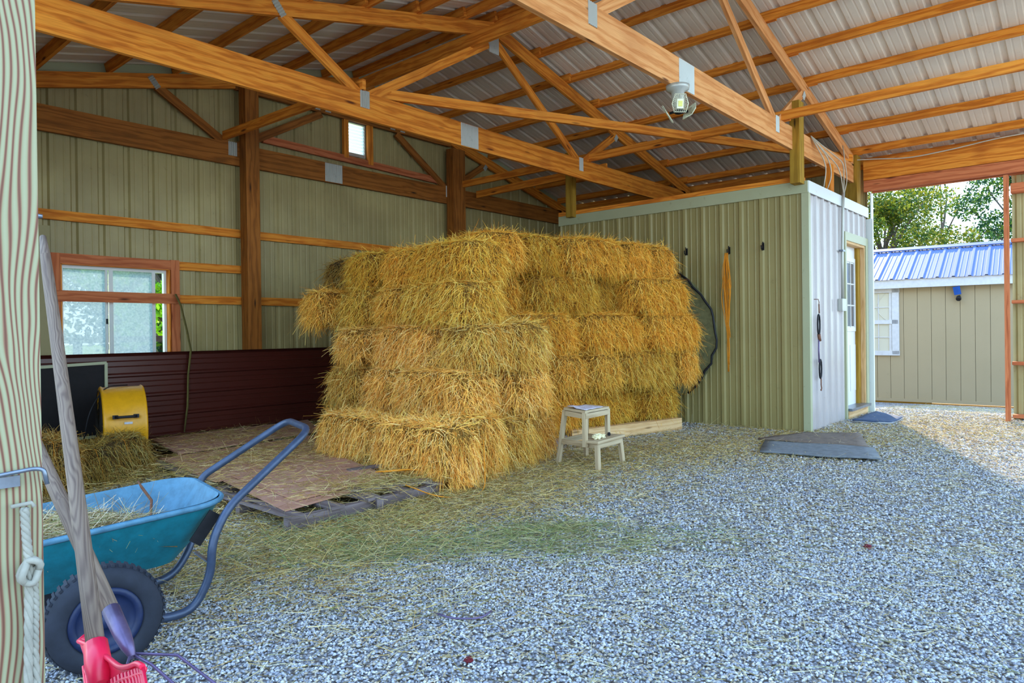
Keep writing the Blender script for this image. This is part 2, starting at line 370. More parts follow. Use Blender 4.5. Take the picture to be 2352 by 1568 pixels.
def L3(r, g, b): return np.array(srgb(r, g, b)[:3])

# ---------------------------------------------------------------- layout constants (metres)
YG = 7.288; XW = 9.95; XL = .84; RIB = .2286; RX = 5.41; YF = .02
def zroof(x): return 4.345-.25*abs(x-RX)     # underside of the purlins
def gz(x):                                     # the yard falls away past the doorway
    return -.23*np.clip((np.asarray(x, float)-10.2)/3, 0, 1)**1.2

# ---------------------------------------------------------------- floor
xs = np.concatenate([np.linspace(-6, -1, 6), np.linspace(0, 14, 57), [16, 20, 30]]); ys = np.concatenate([[-14, -8, -4], np.linspace(-2, 8, 21)])
fl = MB(); fl.grid([[(x, y, float(gz(x))-.006) for y in ys] for x in xs]); floor = fl.build('floor', 'gravel_ground'); tag(floor, kind='structure')
lw = MB(); lw.face([(-40, 7.6, -.06), (90, 7.6, -.06), (90, 120, -.06), (-40, 120, -.06)]); lawn = lw.build('lawn', 'lawn'); tag(lawn, kind='structure')
lw = MB(); lw.face([(16.5, -60, -.3), (90, -60, -.3), (90, 7.6, -.3), (16.5, 7.6, -.3)]); tag(lw.build('yard_ground', 'lawn'), kind='structure')

# ---------------------------------------------------------------- ribbed steel panels
def profile(u0, u1, ph, H=.02, mh=.005):
    """breakpoints of the rib profile between u0 and u1: (u, out)"""
    pts = {u0: 0, u1: 0}
    k0, k1 = int((u0-ph)/RIB)-1, int((u1-ph)/RIB)+2
    for k in range(k0, k1):
        c = ph+k*RIB
        for du, h in ((-.032, 0), (-.016, H), (.016, H), (.032, 0)): pts[c+du] = h
        for q in (1/3, 2/3):
            m = c+RIB*q
            for du, h in ((-.011, 0), (-.004, mh), (.004, mh), (.011, 0)): pts[m+du] = h
    return [(u, h) for u, h in sorted(pts.items()) if u0-1e-6 <= u <= u1+1e-6]
def panels(parent, name, mat, u0, u1, ph, pos, v0, v1, n, width=RIB*4, H=.02, mh=.005):
    """pos(u, v, out): world point. v0(u), v1(u)"""
    a = ph-.04+math.floor((u0-ph)/width)*width; out = []
    while a < u1-.02:
        b = min(a+width, u1); s = max(a, u0)
        if b-s > .02:
            pr = profile(s, b, ph, H, mh); m = MB()
            m.grid([[pos(u, v0(u)+(v1(u)-v0(u))*j/n, h) for j in range(n+1)] for u, h in pr], sm=False)
            o = m.build(name, mat); o.parent = parent; o.location = Vector((0, 0, 0))-parent.location; out.append(o)
        a += width
    return out

# back gable wall (inner side of the steel seen from inside; ribs point outward)
wall_back = empty('wall_back', kind='structure')
WX0, WX1, WZ0, WZ1 = 2.04, 3.04, .86, 1.775      # window hole
VX0, VX1, VZ0, VZ1 = 5.24, 5.53, 3.36, 3.78      # vent hole
phg = 2.0045-.03
def gpos(u, v, h): return (u, YG+(h if h > .01 else h*.5), v)
top = lambda u: zroof(u)+.085
panels(wall_back, 'siding_panel', 'siding_inner', XL, WX0, phg, gpos, lambda u: 0, top, 1)
panels(wall_back, 'siding_panel', 'siding_inner', WX0, WX1, phg, gpos, lambda u: WZ1, top, 1)
panels(wall_back, 'siding_panel', 'siding_inner', WX0, WX1, phg, gpos, lambda u: 0, lambda u: WZ0, 1)
panels(wall_back, 'siding_panel', 'siding_inner', WX1, VX0, phg, gpos, lambda u: 0, top, 1)
panels(wall_back, 'siding_panel', 'siding_inner', VX0, VX1, phg, gpos, lambda u: 0, lambda u: VZ0, 1)
panels(wall_back, 'siding_panel', 'siding_inner', VX0, VX1, phg, gpos, lambda u: VZ1, top, 1)
panels(wall_back, 'siding_panel', 'siding_inner', VX1, XW, phg, gpos, lambda u: 0, top, 1)
def gboard(p0, p1, w, h, mat='pine_orange', name='girt', parent=wall_back, up=(0, 0, 1)):
    return part(name, mat, parent, lambda m: m.board(p0, p1, w, h, up))
GY = YG-.021
for xa, xb in ((XL+.02, 3.86), (3.862, 7.0), (7.002, 9.9)):
    gboard((xa, GY, 2.211), (xb, GY, 2.211), .038, .089)
    if xa < 1: gboard((3.11, GY, 1.817), (xb, GY, 1.817), .038, .085); gboard((3.05, GY, 1.475), (xb, GY, 1.475), .038, .085)
    else:
        gboard((xa, GY, 1.475), (xb, GY, 1.475), .038, .089)
gboard((2.0, GY-.04, 1.475), (3.12, GY-.04, 1.475), .038, .1, 'pine_red')
gboard((4.03, GY, .75), (6.88, GY, .75), .038, .089, 'pine_dark'); gboard((7.15, GY, .75), (9.9, GY, .75), .038, .089, 'pine_dark')
gboard((4.08, GY-.02, 3.31), (6.8, GY-.02, 3.255), .038, .085, 'pine_red')
# rake trim strip above the truss
for s in (-1, 1):
    xe = XL if s < 0 else XW
    part('rake_trim', 'trim_tan', wall_back, lambda m: m.board((RX, YG-.012, 4.40), (xe, YG-.012, 4.40-.25*abs(xe-RX)), .012, .12))
part('corner_strip', 'siding_tan', wall_back, lambda m: m.board((1.93, YG-.06, .16), (1.93, YG-.06, 2.1), .1, .05, (0, 1, 0)))

# window in the gable wall
win = empty('window_1', (2.55, YG, 1.3), kind='structure')
part('rough_frame', 'pine_red', win, lambda m: (m.board((2.02, GY-.02, .80), (2.02, GY-.02, 1.86), .09, .045, (0, 1, 0)), m.board((3.085, GY-.02, .80), (3.085, GY-.02, 1.87), .085, .045, (0, 1, 0)), m.board((1.99, GY-.02, 1.817), (3.06, GY-.02, 1.817), .04, .095), m.board((2.06, GY, .82), (3.04, GY, .82), .04, .09)))
part('reveal', 'pine_orange', win, lambda m: (m.box((2.065, YG-.06, .86), (2.075, YG+.04, 1.775)), m.box((3.02, YG-.06, .86), (3.035, YG+.04, 1.775)), m.box((2.065, YG-.06, 1.765), (3.035, YG+.04, 1.775))))
fr = part('sash_frame', 'trim_white', win, lambda m: (m.box((2.075, YG+.0, .865), (2.10, YG+.045, 1.765)), m.box((2.995, YG+.0, .865), (3.02, YG+.045, 1.765)), m.box((2.10, YG, 1.735), (2.995, YG+.045, 1.765)), m.box((2.10, YG, .865), (2.995, YG+.045, .893))))
part('sliding_sash', 'trim_white', win, lambda m: (m.box((2.485, YG-.005, .893), (2.52, YG+.02, 1.735)), m.box((2.88, YG-.005, .893), (2.91, YG+.02, 1.735)), m.box((2.10, YG-.005, .893), (2.485, YG+.02, .91)), m.box((2.455, YG-.0, .893), (2.475, YG+.035, 1.735))))
part('pane', 'dusty_glass', win, lambda m: m.box((2.10, YG+.022, .9), (2.46, YG+.026, 1.735)))
part('pane', 'dusty_glass', win, lambda m: m.box((2.52, YG+.006, .9), (2.88, YG+.010, 1.735)))
part('latch', 'iron', win, lambda m: m.box((2.455, YG-.012, 1.22), (2.47, YG, 1.27)))

# vent in the gable
vent = empty('gable_vent', (5.385, YG, 3.36), label='white louvred gable vent between two short orange studs', cat='vent')
part('frame', 'galv', vent, lambda m: (m.box((5.24, YG-.01, 3.36), (5.255, YG+.03, 3.78)), m.box((5.515, YG-.01, 3.36), (5.53, YG+.03, 3.78)), m.box((5.255, YG-.01, 3.765), (5.515, YG+.03, 3.78)), m.box((5.255, YG-.015, 3.35), (5.515, YG+.03, 3.39))))
for i in range(9):
    z = 3.405+i*.041
    part('slat', 'louvre', vent, lambda m: m.board((5.257, YG+.012, z), (5.513, YG+.012, z), .003, .043, (0, .45, .9)))
gboard((5.20, GY-.02, 3.30), (5.20, GY-.02, 3.79), .07, .04, name='vent_stud', up=(0, 1, 0)); gboard((5.575, GY-.02, 3.27), (5.575, GY-.02, 3.79), .08, .04, name='vent_stud', up=(0, 1, 0))

# right wall: corner of the tack room to the jamb is the doorway; wall again from y=.95 towards the camera
wall_right = empty('wall_right', (XW, 0, 0), kind='structure')
panels(wall_right, 'siding_panel', 'siding_inner', .0, .90, .2, lambda u, v, h: (XW+h, u, v), lambda u: 0, lambda u: 3.22, 1)
panels(wall_right, 'siding_panel', 'siding_inner', 2.44, YG, .2, lambda u, v, h: (XW+h, u, v), lambda u: 0, lambda u: 3.22, 1)
part('door_jamb', 'pine_red', wall_right, lambda m: m.board((9.66, .925, -.02), (9.66, .925, 2.80), .04, .14, (1, 0, 0)))
part('jamb_trim', 'trim_white', wall_right, lambda m: m.board((9.76, .952, -.02), (9.76, .952, 2.79), .012, .1, (1, 0, 0)))
for z in (2.68, 2.08, 1.37, .66, .05):
    part('girt', 'pine_red', wall_right, lambda m: m.board((XW-.07, .0, z), (XW-.07, .9, z), .12, .038 if z < 2.6 else .11))
part('header_plank', 'pine_red', wall_right, lambda m: m.board((9.78, 2.44, 2.915), (9.78, .0, 2.915), .04, .14, (0, 0, 1)))
part('header_plank', 'pine_orange', wall_right, lambda m: m.board((9.775, 2.44, 3.115), (9.775, .0, 3.115), .045, .25, (0, 0, 1)))
part('header_plank', 'pine_red', wall_right, lambda m: m.board((9.90, 2.37, 2.98), (9.90, .0, 2.98), .04, .28, (0, 0, 1)))
wall_left = empty('wall_left', (XL, 0, 0), kind='structure')
panels(wall_left, 'siding_panel', 'siding_inner', 5.0, YG, .2, lambda u, v, h: (XL-h, u, v), lambda u: 0, lambda u: 3.25, 1)

# roof
ceiling = empty('ceiling', (RX, 3.6, 4.4), kind='structure')
for s in (-1, 1):
    xe = XL-.25 if s < 0 else XW+.3
    L = abs(xe-RX)
    def rpos(u, v, h, s=s): return (RX+s*v*.9701, u, zroof(RX+s*v*.9701)+.095+h)
    panels(ceiling, 'roof_panel', 'roof_steel', YF-.1, YG+.15, .11, rpos, lambda u: 0, lambda u: L/.9701, 2, H=.024, mh=.0018)
PX = [1.25, 1.85, 2.47, 3.09, 3.67, 4.26, 4.87, 5.33, 6.10, 6.66, 7.26, 7.86, 8.43, 9.01, 9.61]
for x in PX:
    sg = 1 if x > RX else -1; x += -.02*sg
    z = zroof(x)+.046; up = (sg*.2425, 0, .9701)
    y0 = YG-.03
    for a, b, dx in ((YF-.05, 2.62, 0), (2.42, 5.0, .045), (4.82, y0, 0)):
        part('purlin', 'pine_orange', ceiling, lambda m: m.board((x+dx, a, z), (x+dx, b, z), .038, .089, up))
part('ridge_cap', 'roof_steel', ceiling, lambda m: (m.board((RX-.12, YF-.1, 4.46-.03), (RX-.12, YG+.1, 4.43), .24, .003, (-.24, 0, .97)), m.board((RX+.12, YF-.1, 4.43), (RX+.12, YG+.1, 4.43), .24, .003, (.24, 0, .97))))
part('eave_board', 'pine_orange', ceiling, lambda m: m.board((9.93, YF, 3.24), (9.93, YG, 3.24), .04, .14))

# ---------------------------------------------------------------- trusses
def plate(m, c, ang, w, h, y):
    """toothed connector plate with pressed corrugations"""
    ca, sa = math.cos(ang), math.sin(ang); n = int(w/.02)
    for i in range(n):
        u0 = -w/2+i*w/n; u1 = u0+w/n; um = (u0+u1)/2
        P = lambda u, v, d: (c[0]+u*ca-v*sa, y-d, c[2]+u*sa+v*ca)
        m.face([P(u0, -h/2, .001), P(um, -h/2, .009), P(um, h/2, .009), P(u0, h/2, .001)], sm=False); m.face([P(um, -h/2, .009), P(u1, -h/2, .001), P(u1, h/2, .001), P(um, h/2, .009)], sm=False)
def truss(y, label, mb, mt, mw, gable=False):
    t = empty('roof_truss', (RX, y, 2.95), label=label, cat='truss'); th = .038; yf = y-th/2
    zc = 2.949+.1175
    x0, x1 = XL+.1, 9.64
    part('bottom_chord', mb, t, lambda m: m.board((x0, y, zc), (5.0, y, zc), th, .235))
    part('bottom_chord', mb, t, lambda m: m.board((5.0, y, zc), (x1, y, zc), th, .235))
    def tc(x): return zroof(x)-.07-.002
    part('top_chord', mt, t, lambda m: m.board((x0-.3, y, tc(x0-.3)), (RX, y, tc(RX)), th, .14))
    part('top_chord', mt, t, lambda m: m.board((RX, y, tc(RX)), (x1+.15, y, tc(x1+.15)), th, .14))
    n1, n2, zb = 3.70, 6.93, 3.14
    for a, b in (((2.93, 3.60), (n1-.02, zb)), ((7.72, 3.63), (n2+.02, zb))):
        part('web', mw, t, lambda m: m.board((a[0], y, a[1]), (b[0], y, b[1]), th-.004, .089))
    if not gable:
        for a, b in (((n1+.03, zb), (5.30, 4.09)), ((5.43, 4.13), (n2-.03, zb))):
            part('web', mw, t, lambda m: m.board((a[0], y, a[1]), (b[0], y, b[1]), th-.004, .089))
    else:
        part('web', mw, t, lambda m: m.board((n1+.03, y, zb), (4.84, y, 3.76), th-.004, .089)); part('web', mw, t, lambda m: m.board((6.0, y, 3.76), (n2, y, zb), th-.004, .089))
        part('collar', mb, t, lambda m: m.board((3.75, y-.002, 3.83), (7.0, y-.002, 3.83), th, .11))
        for x in (4.78, 4.93, 5.93, 6.10): part('connector_plate', 'galv', t, lambda m: plate(m, (x, 0, 3.83), 0, .08, .07, yf-.002))
        part('connector_plate', 'galv', t, lambda m: plate(m, (4.2, 0, 3.88), 0, .3, .12, yf-.002))
    part('connector_plate', 'galv', t, lambda m: plate(m, (5.0, 0, zc), 0, .25, .225, yf))
    part('connector_plate', 'galv', t, lambda m: plate(m, (n1+.01, 0, 3.12), 0, .1, .15, yf)); part('connector_plate', 'galv', t, lambda m: plate(m, (n2, 0, 3.12), 0, .085, .16, yf))
    part('connector_plate', 'galv', t, lambda m: plate(m, (5.38, 0, 4.13), 0, .15, .25, yf))
    part('connector_plate', 'galv', t, lambda m: plate(m, (2.90, 0, 3.63), -.9, .13, .06, yf)); part('connector_plate', 'galv', t, lambda m: plate(m, (7.72, 0, 3.60), .9, .09, .06, yf))
    return t
truss(2.53, 'nearest roof truss of pale pine, with the work lamp under its splice plate', 'pine_pale', 'pine_pale', 'pine_pale')
truss(4.90, 'middle roof truss of orange pine crossing above the hay stack', 'pine_orange', 'pine_orange', 'pine_orange')
truss(YG-.055, 'gable end roof truss standing against the back wall around the vent', 'pine_dark', 'pine_orange', 'pine_dark', True)

def lone(name, mat, label, cat, fn, loc, group=None, bev=0):
    m = MB(); fn(m); o = m.build(name, mat, None, loc); tag(o, label, cat, group)
    if bev: bevel(o, bev)
    return o
lone('ridge_brace', 'pine_orange', 'long orange board running under the ridge along the whole roof', 'brace', lambda m: m.board((5.05, YF, 4.04), (5.05, YG-.1, 4.04), .038, .14), (5.05, 3.6, 3.97))
lone('lateral_brace', 'pine_orange', 'board lying on the truss chords above the tack room, nearer end past the tall post', 'brace', lambda m: m.board((7.06, YF, 3.23), (7.06, 2.6, 3.23), .038, .089), (7.06, 1.3, 3.19))
lone('lateral_brace', 'pine_orange', 'board on the truss chords running from the nearest truss back to the gable', 'brace', lambda m: m.board((7.12, 2.45, 3.23), (7.1, YG-.08, 3.23), .038, .089), (7.1, 4.8, 3.19))
lone('lateral_brace', 'pine_orange', 'short board with its cut end showing beside the far post of the tack room', 'brace', lambda m: m.board((7.52, 4.9, 3.19), (7.45, YG-.15, 3.14), .038, .1), (7.5, 6, 3.1))
lone('diagonal_brace', 'pine_orange', 'diagonal board crossing behind two trusses towards the tack room corner', 'brace', lambda m: m.board((3.9, 4.95, 3.235), (9.45, 2.5, 3.235), .038, .089), (6.6, 3.7, 3.19))
lone('lateral_brace', 'pine_orange', 'bright board from the big wall post forward over the middle truss chord', 'brace', lambda m: m.board((3.60, YG-.10, 3.235), (3.68, 4.85, 3.235), .038, .089), (3.64, 6, 3.19))

# posts
def post(x, y, z1, sx, sy, mat, label, z0=0):
    return lone('timber_post', mat, label, 'post', lambda m: m.board((x, y, z0), (x, y, z1), sx, sy, (0, 1, 0)), (x, y, z0), bev=.004)
post(3.862, YG-.145, 3.80, .155, .14, 'pine_dark', 'thick brown post on the back wall right of the window')
post(7.02, YG-.145, 3.72, .24, .14, 'pine_dark', 'dark post on the back wall rising behind the hay stack')
post(9.66, 2.54, 3.30, .17, .14, 'pine_treated', 'corner post of the doorway between tack room and header beam')
post(7.42, 2.49, 3.45, .14, .1, 'pine_treated', 'tall greenish post standing on the near corner of the tack room', 2.6)
post(8.55, 2.50, 3.0, .12, .06, 'pine_orange', 'short orange post on the tack room above the door wall', 2.6)
post(7.45, 5.42, 3.45, .1, .1, 'pine_treated', 'greenish post standing on the far end of the tack room wall', 2.6)

# ---------------------------------------------------------------- tack room
wi = empty('wall_inner', (7.52, 4, 0), kind='structure')
phb = 5.4536-.03
panels(wi, 'siding_panel', 'siding_tan', 2.45, 5.66, phb % RIB+RIB*10, lambda u, v, h: (7.52-h, u, v), lambda u: 0, lambda u: 2.6, 1)
part('top_trim', 'trim_tan', wi, lambda m: m.board((7.495, 2.41, 2.575), (7.495, 5.66, 2.575), .012, .125))
part('top_plate', 'pine_orange', wi, lambda m: m.board((7.55, 2.47, 2.665), (7.55, 5.66, 2.665), .12, .05))
wf = empty('wall_front', (8.7, 2.43, 0), kind='structure')
phf = 7.5083+.05
fpos = lambda u, v, h: (u, 2.43-h, v)
panels(wf, 'siding_panel', 'siding_front', 7.52, 8.80, phf, fpos, lambda u: 0, lambda u: 2.6, 1)
panels(wf, 'siding_panel', 'siding_front', 8.80, 9.80, phf, fpos, lambda u: 2.24, lambda u: 2.6, 1)
part('top_trim', 'trim_white', wf, lambda m: m.board((7.50, 2.405, 2.575), (9.82, 2.405, 2.575), .012, .125))
part('corner_trim', 'trim_tan', wf, lambda m: (m.board((7.497, 2.44, 0), (7.497, 2.44, 2.52), .006, .07, (0, 1, 0)), m.board((7.525, 2.405, 0), (7.525, 2.405, 2.52), .06, .006, (0, 1, 0))))
part('end_trim', 'trim_white', wf, lambda m: (m.board((9.90, 2.38, 0), (9.90, 2.38, 2.84), .10, .012, (0, 1, 0)), m.board((9.83, 2.40, 0), (9.83, 2.40, 2.5), .012, .09, (0, 1, 0))))
# top/back boards so the room reads as a box
part('deck', 'slab_dark', wi, lambda m: m.box((7.56, 2.46, 2.60), (9.9, 5.66, 2.63)))
# door
dr = empty('door_1', (9.3, 2.5, 0), kind='structure')
part('outer_frame', 'trim_tan', dr, lambda m: (m.box((8.80, 2.405, .0), (8.85, 2.56, 2.24)), m.box((9.70, 2.405, .0), (9.80, 2.56, 2.24)), m.box((8.85, 2.405, 2.14), (9.70, 2.56, 2.24))))
part('jamb', 'beam_pale', dr, lambda m: (m.box((8.85, 2.43, .13), (8.865, 2.57, 2.14)), m.box((9.67, 2.42, .13), (9.70, 2.57, 2.14)), m.box((8.885, 2.42, 2.11), (9.67, 2.57, 2.14))))
slab = part('slab', 'door_white', dr, lambda m: (m.box((8.865, 2.51, .13), (9.67, 2.55, 2.11)),
    m.box((9.0, 2.498, 1.05), (9.56, 2.512, 1.10)), m.box((9.0, 2.498, 1.92), (9.56, 2.512, 1.97)), m.box((9.0, 2.498, 1.10), (9.04, 2.512, 1.92)), m.box((9.52, 2.498, 1.10), (9.56, 2.512, 1.92)),
    m.box((9.0, 2.503, .3), (9.23, 2.512, .88)), m.box((9.33, 2.503, .3), (9.56, 2.512, .88))))
for i in range(3):
    for j in range(3):
        part('pane', 'dark_glass', dr, lambda m: m.box((9.05+i*.157, 2.506, 1.115+j*.268), (9.05+i*.157+.145, 2.509, 1.115+j*.268+.25)))
part('muntin', 'door_white', dr, lambda m: ([m.box((9.045+i*.157-.006, 2.50, 1.1), (9.045+i*.157+.006, 2.51, 1.92)) for i in (1, 2)], [m.box((9.04, 2.50, 1.108+j*.268-.006), (9.52, 2.51, 1.108+j*.268+.006)) for j in (1, 2)]))
part('sill', 'zinc', dr, lambda m: m.box((8.86, 2.36, .10), (9.70, 2.56, .13))); part('step_block', 'beam_pale', dr, lambda m: m.box((8.87, 2.40, 0), (9.70, 2.56, .10)))

# things on the tack room walls
def hook(x, y, z, label):
    h = empty('coat_hook', (x, y, z), label=label, cat='hook')
    part('back_plate', 'iron', h, lambda m: m.box((x-.006, y-.012, z-.03), (x, y+.012, z+.05)))
    part('prong', 'iron', h, lambda m: m.tube([(x-.006, y, z-.01), (x-.03, y, z-.03), (x-.055, y, z-.015), (x-.06, y, z+.02)], .006, 8))
    part('prong', 'iron', h, lambda m: m.tube([(x-.006, y, z+.03), (x-.04, y-.012, z+.02), (x-.075, y-.025, z+.05)], .006, 8)); return h
hook(7.50, 3.27, 1.97, 'black iron coat hook holding the bundle of orange twine'); hook(7.50, 2.885, 1.98, 'empty black iron coat hook on the tan wall nearest the corner')
hook(7.50, 3.79, 2.0, 'black coat hook just above the right end of the hay stack')
tw = empty('twine_bundle', (7.44, 3.28, 1.3), label='long bundle of orange baling twine hanging from a wall hook', cat='twine')
for i in range(26):
    a = random.uniform(-.03, .03); ph = random.random()*6; zb = random.choice([1.25, 1.1, 1.0, .95, .62, .7, .9]); pts = []
    for k in range(12):
        a += random.uniform(-.006, .006); t = k/11; z = 1.95+(zb-1.95)*t; sw = math.sin(math.pi*min(1, (1.95-z)/.75))
        pts.append((7.445-.02*sw*math.cos(ph), 3.28+a*(.35+sw)*1.1+.008*math.sin(ph+t*9)-(.012 if z < 1.1 else 0), z))
    part('strand', 'twine_orange', tw, lambda m: m.tube(pts, .0034, 5))
bs = empty('bungee_strap', (7.68, 2.38, 1.4), label='red and black bungee strap hanging from a hook beside the corner', cat='strap')
part('hook', 'rust', bs, lambda m: m.tube([(7.63, 2.40, 1.40), (7.67, 2.37, 1.40), (7.68, 2.365, 1.37), (7.67, 2.365, 1.34)], .004, 6))
loop = lambda z0, z1, r: [(7.68+r*math.sin(t), 2.37, (z0+z1)/2+(z1-z0)/2*math.cos(t)) for t in [k*math.pi/8 for k in range(17)]]
part('chain', 'rust', bs, lambda m: m.tube([(7.675, 2.365, 1.35), (7.68, 2.365, 1.25)], .007, 6)); part('loop', 'iron', bs, lambda m: m.tube(loop(1.02, 1.24, .035), .009, 8)); part('knot', 'rust', bs, lambda m: m.tube([(7.66, 2.365, 1.03), (7.69, 2.365, .96)], .018, 8))
part('cord', 'tine_metal', bs, lambda m: m.tube([(7.675, 2.37, 1.0), (7.67, 2.37, .85), (7.68, 2.37, .73)], .009, 8)); part('loop', 'iron', bs, lambda m: m.tube([(p[0]+.04, p[1], p[2]-.44) for p in loop(1.0, 1.2, .034)], .009, 8)); part('hook', 'rust', bs, lambda m: m.tube([(7.72, 2.365, .56), (7.72, 2.365, .49), (7.735, 2.365, .455), (7.72, 2.365, .43), (7.705, 2.365, .44)], .006, 6))
cd = empty('conduit', (8.58, 2.39, 1.3), label='metal conduit with outlet box on the white wall beside the door', cat='conduit')
part('pipe', 'galv', cd, lambda m: m.tube([(8.66, 2.38, 2.68), (8.62, 2.38, 2.45), (8.60, 2.385, 1.9), (8.60, 2.385, 1.43)], .016, 10)); part('box', 'galv', cd, lambda m: m.box((8.50, 2.36, 1.29), (8.66, 2.41, 1.43))); part('clip', 'zinc', cd, lambda m: m.box((8.56, 2.365, 1.98), (8.65, 2.41, 2.0)))
cb = empty('cable_bundle', (8.5, 2.3, 2.8), label='loose white cables looping down from the roof onto the conduit', cat='cable')
for pts in ([(7.9, 2.5, 3.2), (8.15, 2.4, 3.02), (8.45, 2.36, 2.92), (8.62, 2.37, 2.66)], [(7.9, 2.5, 3.2), (8.1, 2.38, 2.98), (8.2, 2.37, 2.8), (8.16, 2.42, 2.62)], [(7.9, 2.5, 3.2), (8.2, 2.38, 3.05), (8.5, 2.33, 2.98), (8.6, 2.36, 2.8), (8.63, 2.37, 2.66)], [(8.9, 2.45, 3.28), (8.78, 2.4, 3.1), (8.82, 2.38, 2.85), (8.66, 2.37, 2.68)], [(7.9, 2.5, 3.2), (8.12, 2.4, 2.9), (8.05, 2.42, 2.63)]):
    part('cable', 'cable_white', cb, lambda m: m.tube(arc(pts, 5, .2), .006, 6))
lone('roof_cable', 'cable_white', 'thin white cable draped along the top of the header beam', 'cable', lambda m: m.tube(arc([(9.55, 2.6, 3.24), (9.66, 2.3, 3.23), (9.66, 1.9, 3.17), (9.66, 1.4, 3.20), (9.66, 1.0, 3.245), (9.66, .4, 3.25), (9.66, .05, 3.25)], 6, .3), .007, 6), (9.66, 1, 3.2))
# tarp roll behind the hay
tp = empty('tarp_bag', (7.42, 3.6, 1), label='dark edged olive tarp bulging between the hay stack and tan wall', cat='tarp')
rim = [(7.46, 3.74-.0*k, 0) for k in range(0)]
ring = [(7.40, 3.86-.42*math.sin(math.pi*t)**.8-.10*(1-t), .36+1.4*t) for t in [k/16 for k in range(17)]]
part('rim', 'black_rubber', tp, lambda m: m.tube([(p[0], p[1]+random.uniform(-.02, .02), p[2]) for p in ring], .013, 8))
part('canvas', 'canvas', tp, lambda m: m.grid([[(7.44-.03*math.sin(3.1*j/4), p[1]+(4.3-p[1])*j/4, p[2]+.02*math.sin(9*p[2]+j)) for j in range(5)] for p in ring]))
# work lamp under the nearest truss
wl = empty('work_lamp', (4.85, 2.5, 2.72), label='three-wing LED work lamp hanging under the nearest truss', cat='lamp')
part('socket', 'galv', wl, lambda m: m.lathe((4.83, 2.50, 2.95), (0, 0, -1), [(0, .0), (0, .09), (.03, .085), (.045, .05), (.12, .045), (.16, .03), (.16, 0)], 20))
def wing(c, nrm, up, led=True):
    nrm, s, u = orient(nrm, up); c = Vector(c); P = lambda a, b, d=0: c+s*a+u*b+nrm*d
    w1 = [P(-.04, .07), P(.04, .07), P(.062, 0), (P(.045, -.06)), P(-.045, -.06), P(-.062, 0)]
    o = part('wing', 'lamp_metal', wl, lambda m: (m.tube(w1, .004, 5, closed=True), [m.board(Vector(w1[i]).lerp(w1[(i+1) % 6], t), Vector((P(-.022, .03), P(.022, .03), P(.026, 0), P(.022, -.03), P(-.022, -.03), P(-.026, 0))[i]).lerp((P(-.022, .03), P(.022, .03), P(.026, 0), P(.022, -.03), P(-.022, -.03), P(-.026, 0))[(i+1) % 6], t), .002, .012, nrm) for i in range(6) for t in (.1, .3, .5, .7, .9)], m.board(P(0, -.035), P(0, .035), .05, .01, nrm)))
    if led:
        m = MB(); m.board(P(0, -.02, .007), P(0, .02, .007), .03, .004, nrm); q = m.build('led_plate', 'led', None, wl.location); q.parent = o; q.location = (0, 0, 0)
wing((4.77, 2.45, 2.79), (-.72, -.66, -.15), (0, 0, 1)); wing((4.80, 2.57, 2.74), (-.3, .8, -.5), (0, .5, 1), False); wing((4.90, 2.44, 2.76), (.7, -.3, -.5), (.5, 0, .8), False)
part('pivot', 'iron', wl, lambda m: (m.lathe((4.83, 2.49, 2.79), (0, 0, -1), [(0, 0), (0, .03), (.05, .035), (.06, 0)], 12), m.tube([(4.83, 2.49, 2.75), (4.785, 2.46, 2.745)], .012, 6), m.tube([(4.83, 2.49, 2.76), (4.81, 2.56, 2.75)], .01, 6), m.tube([(4.83, 2.49, 2.76), (4.89, 2.45, 2.76)], .01, 6)))

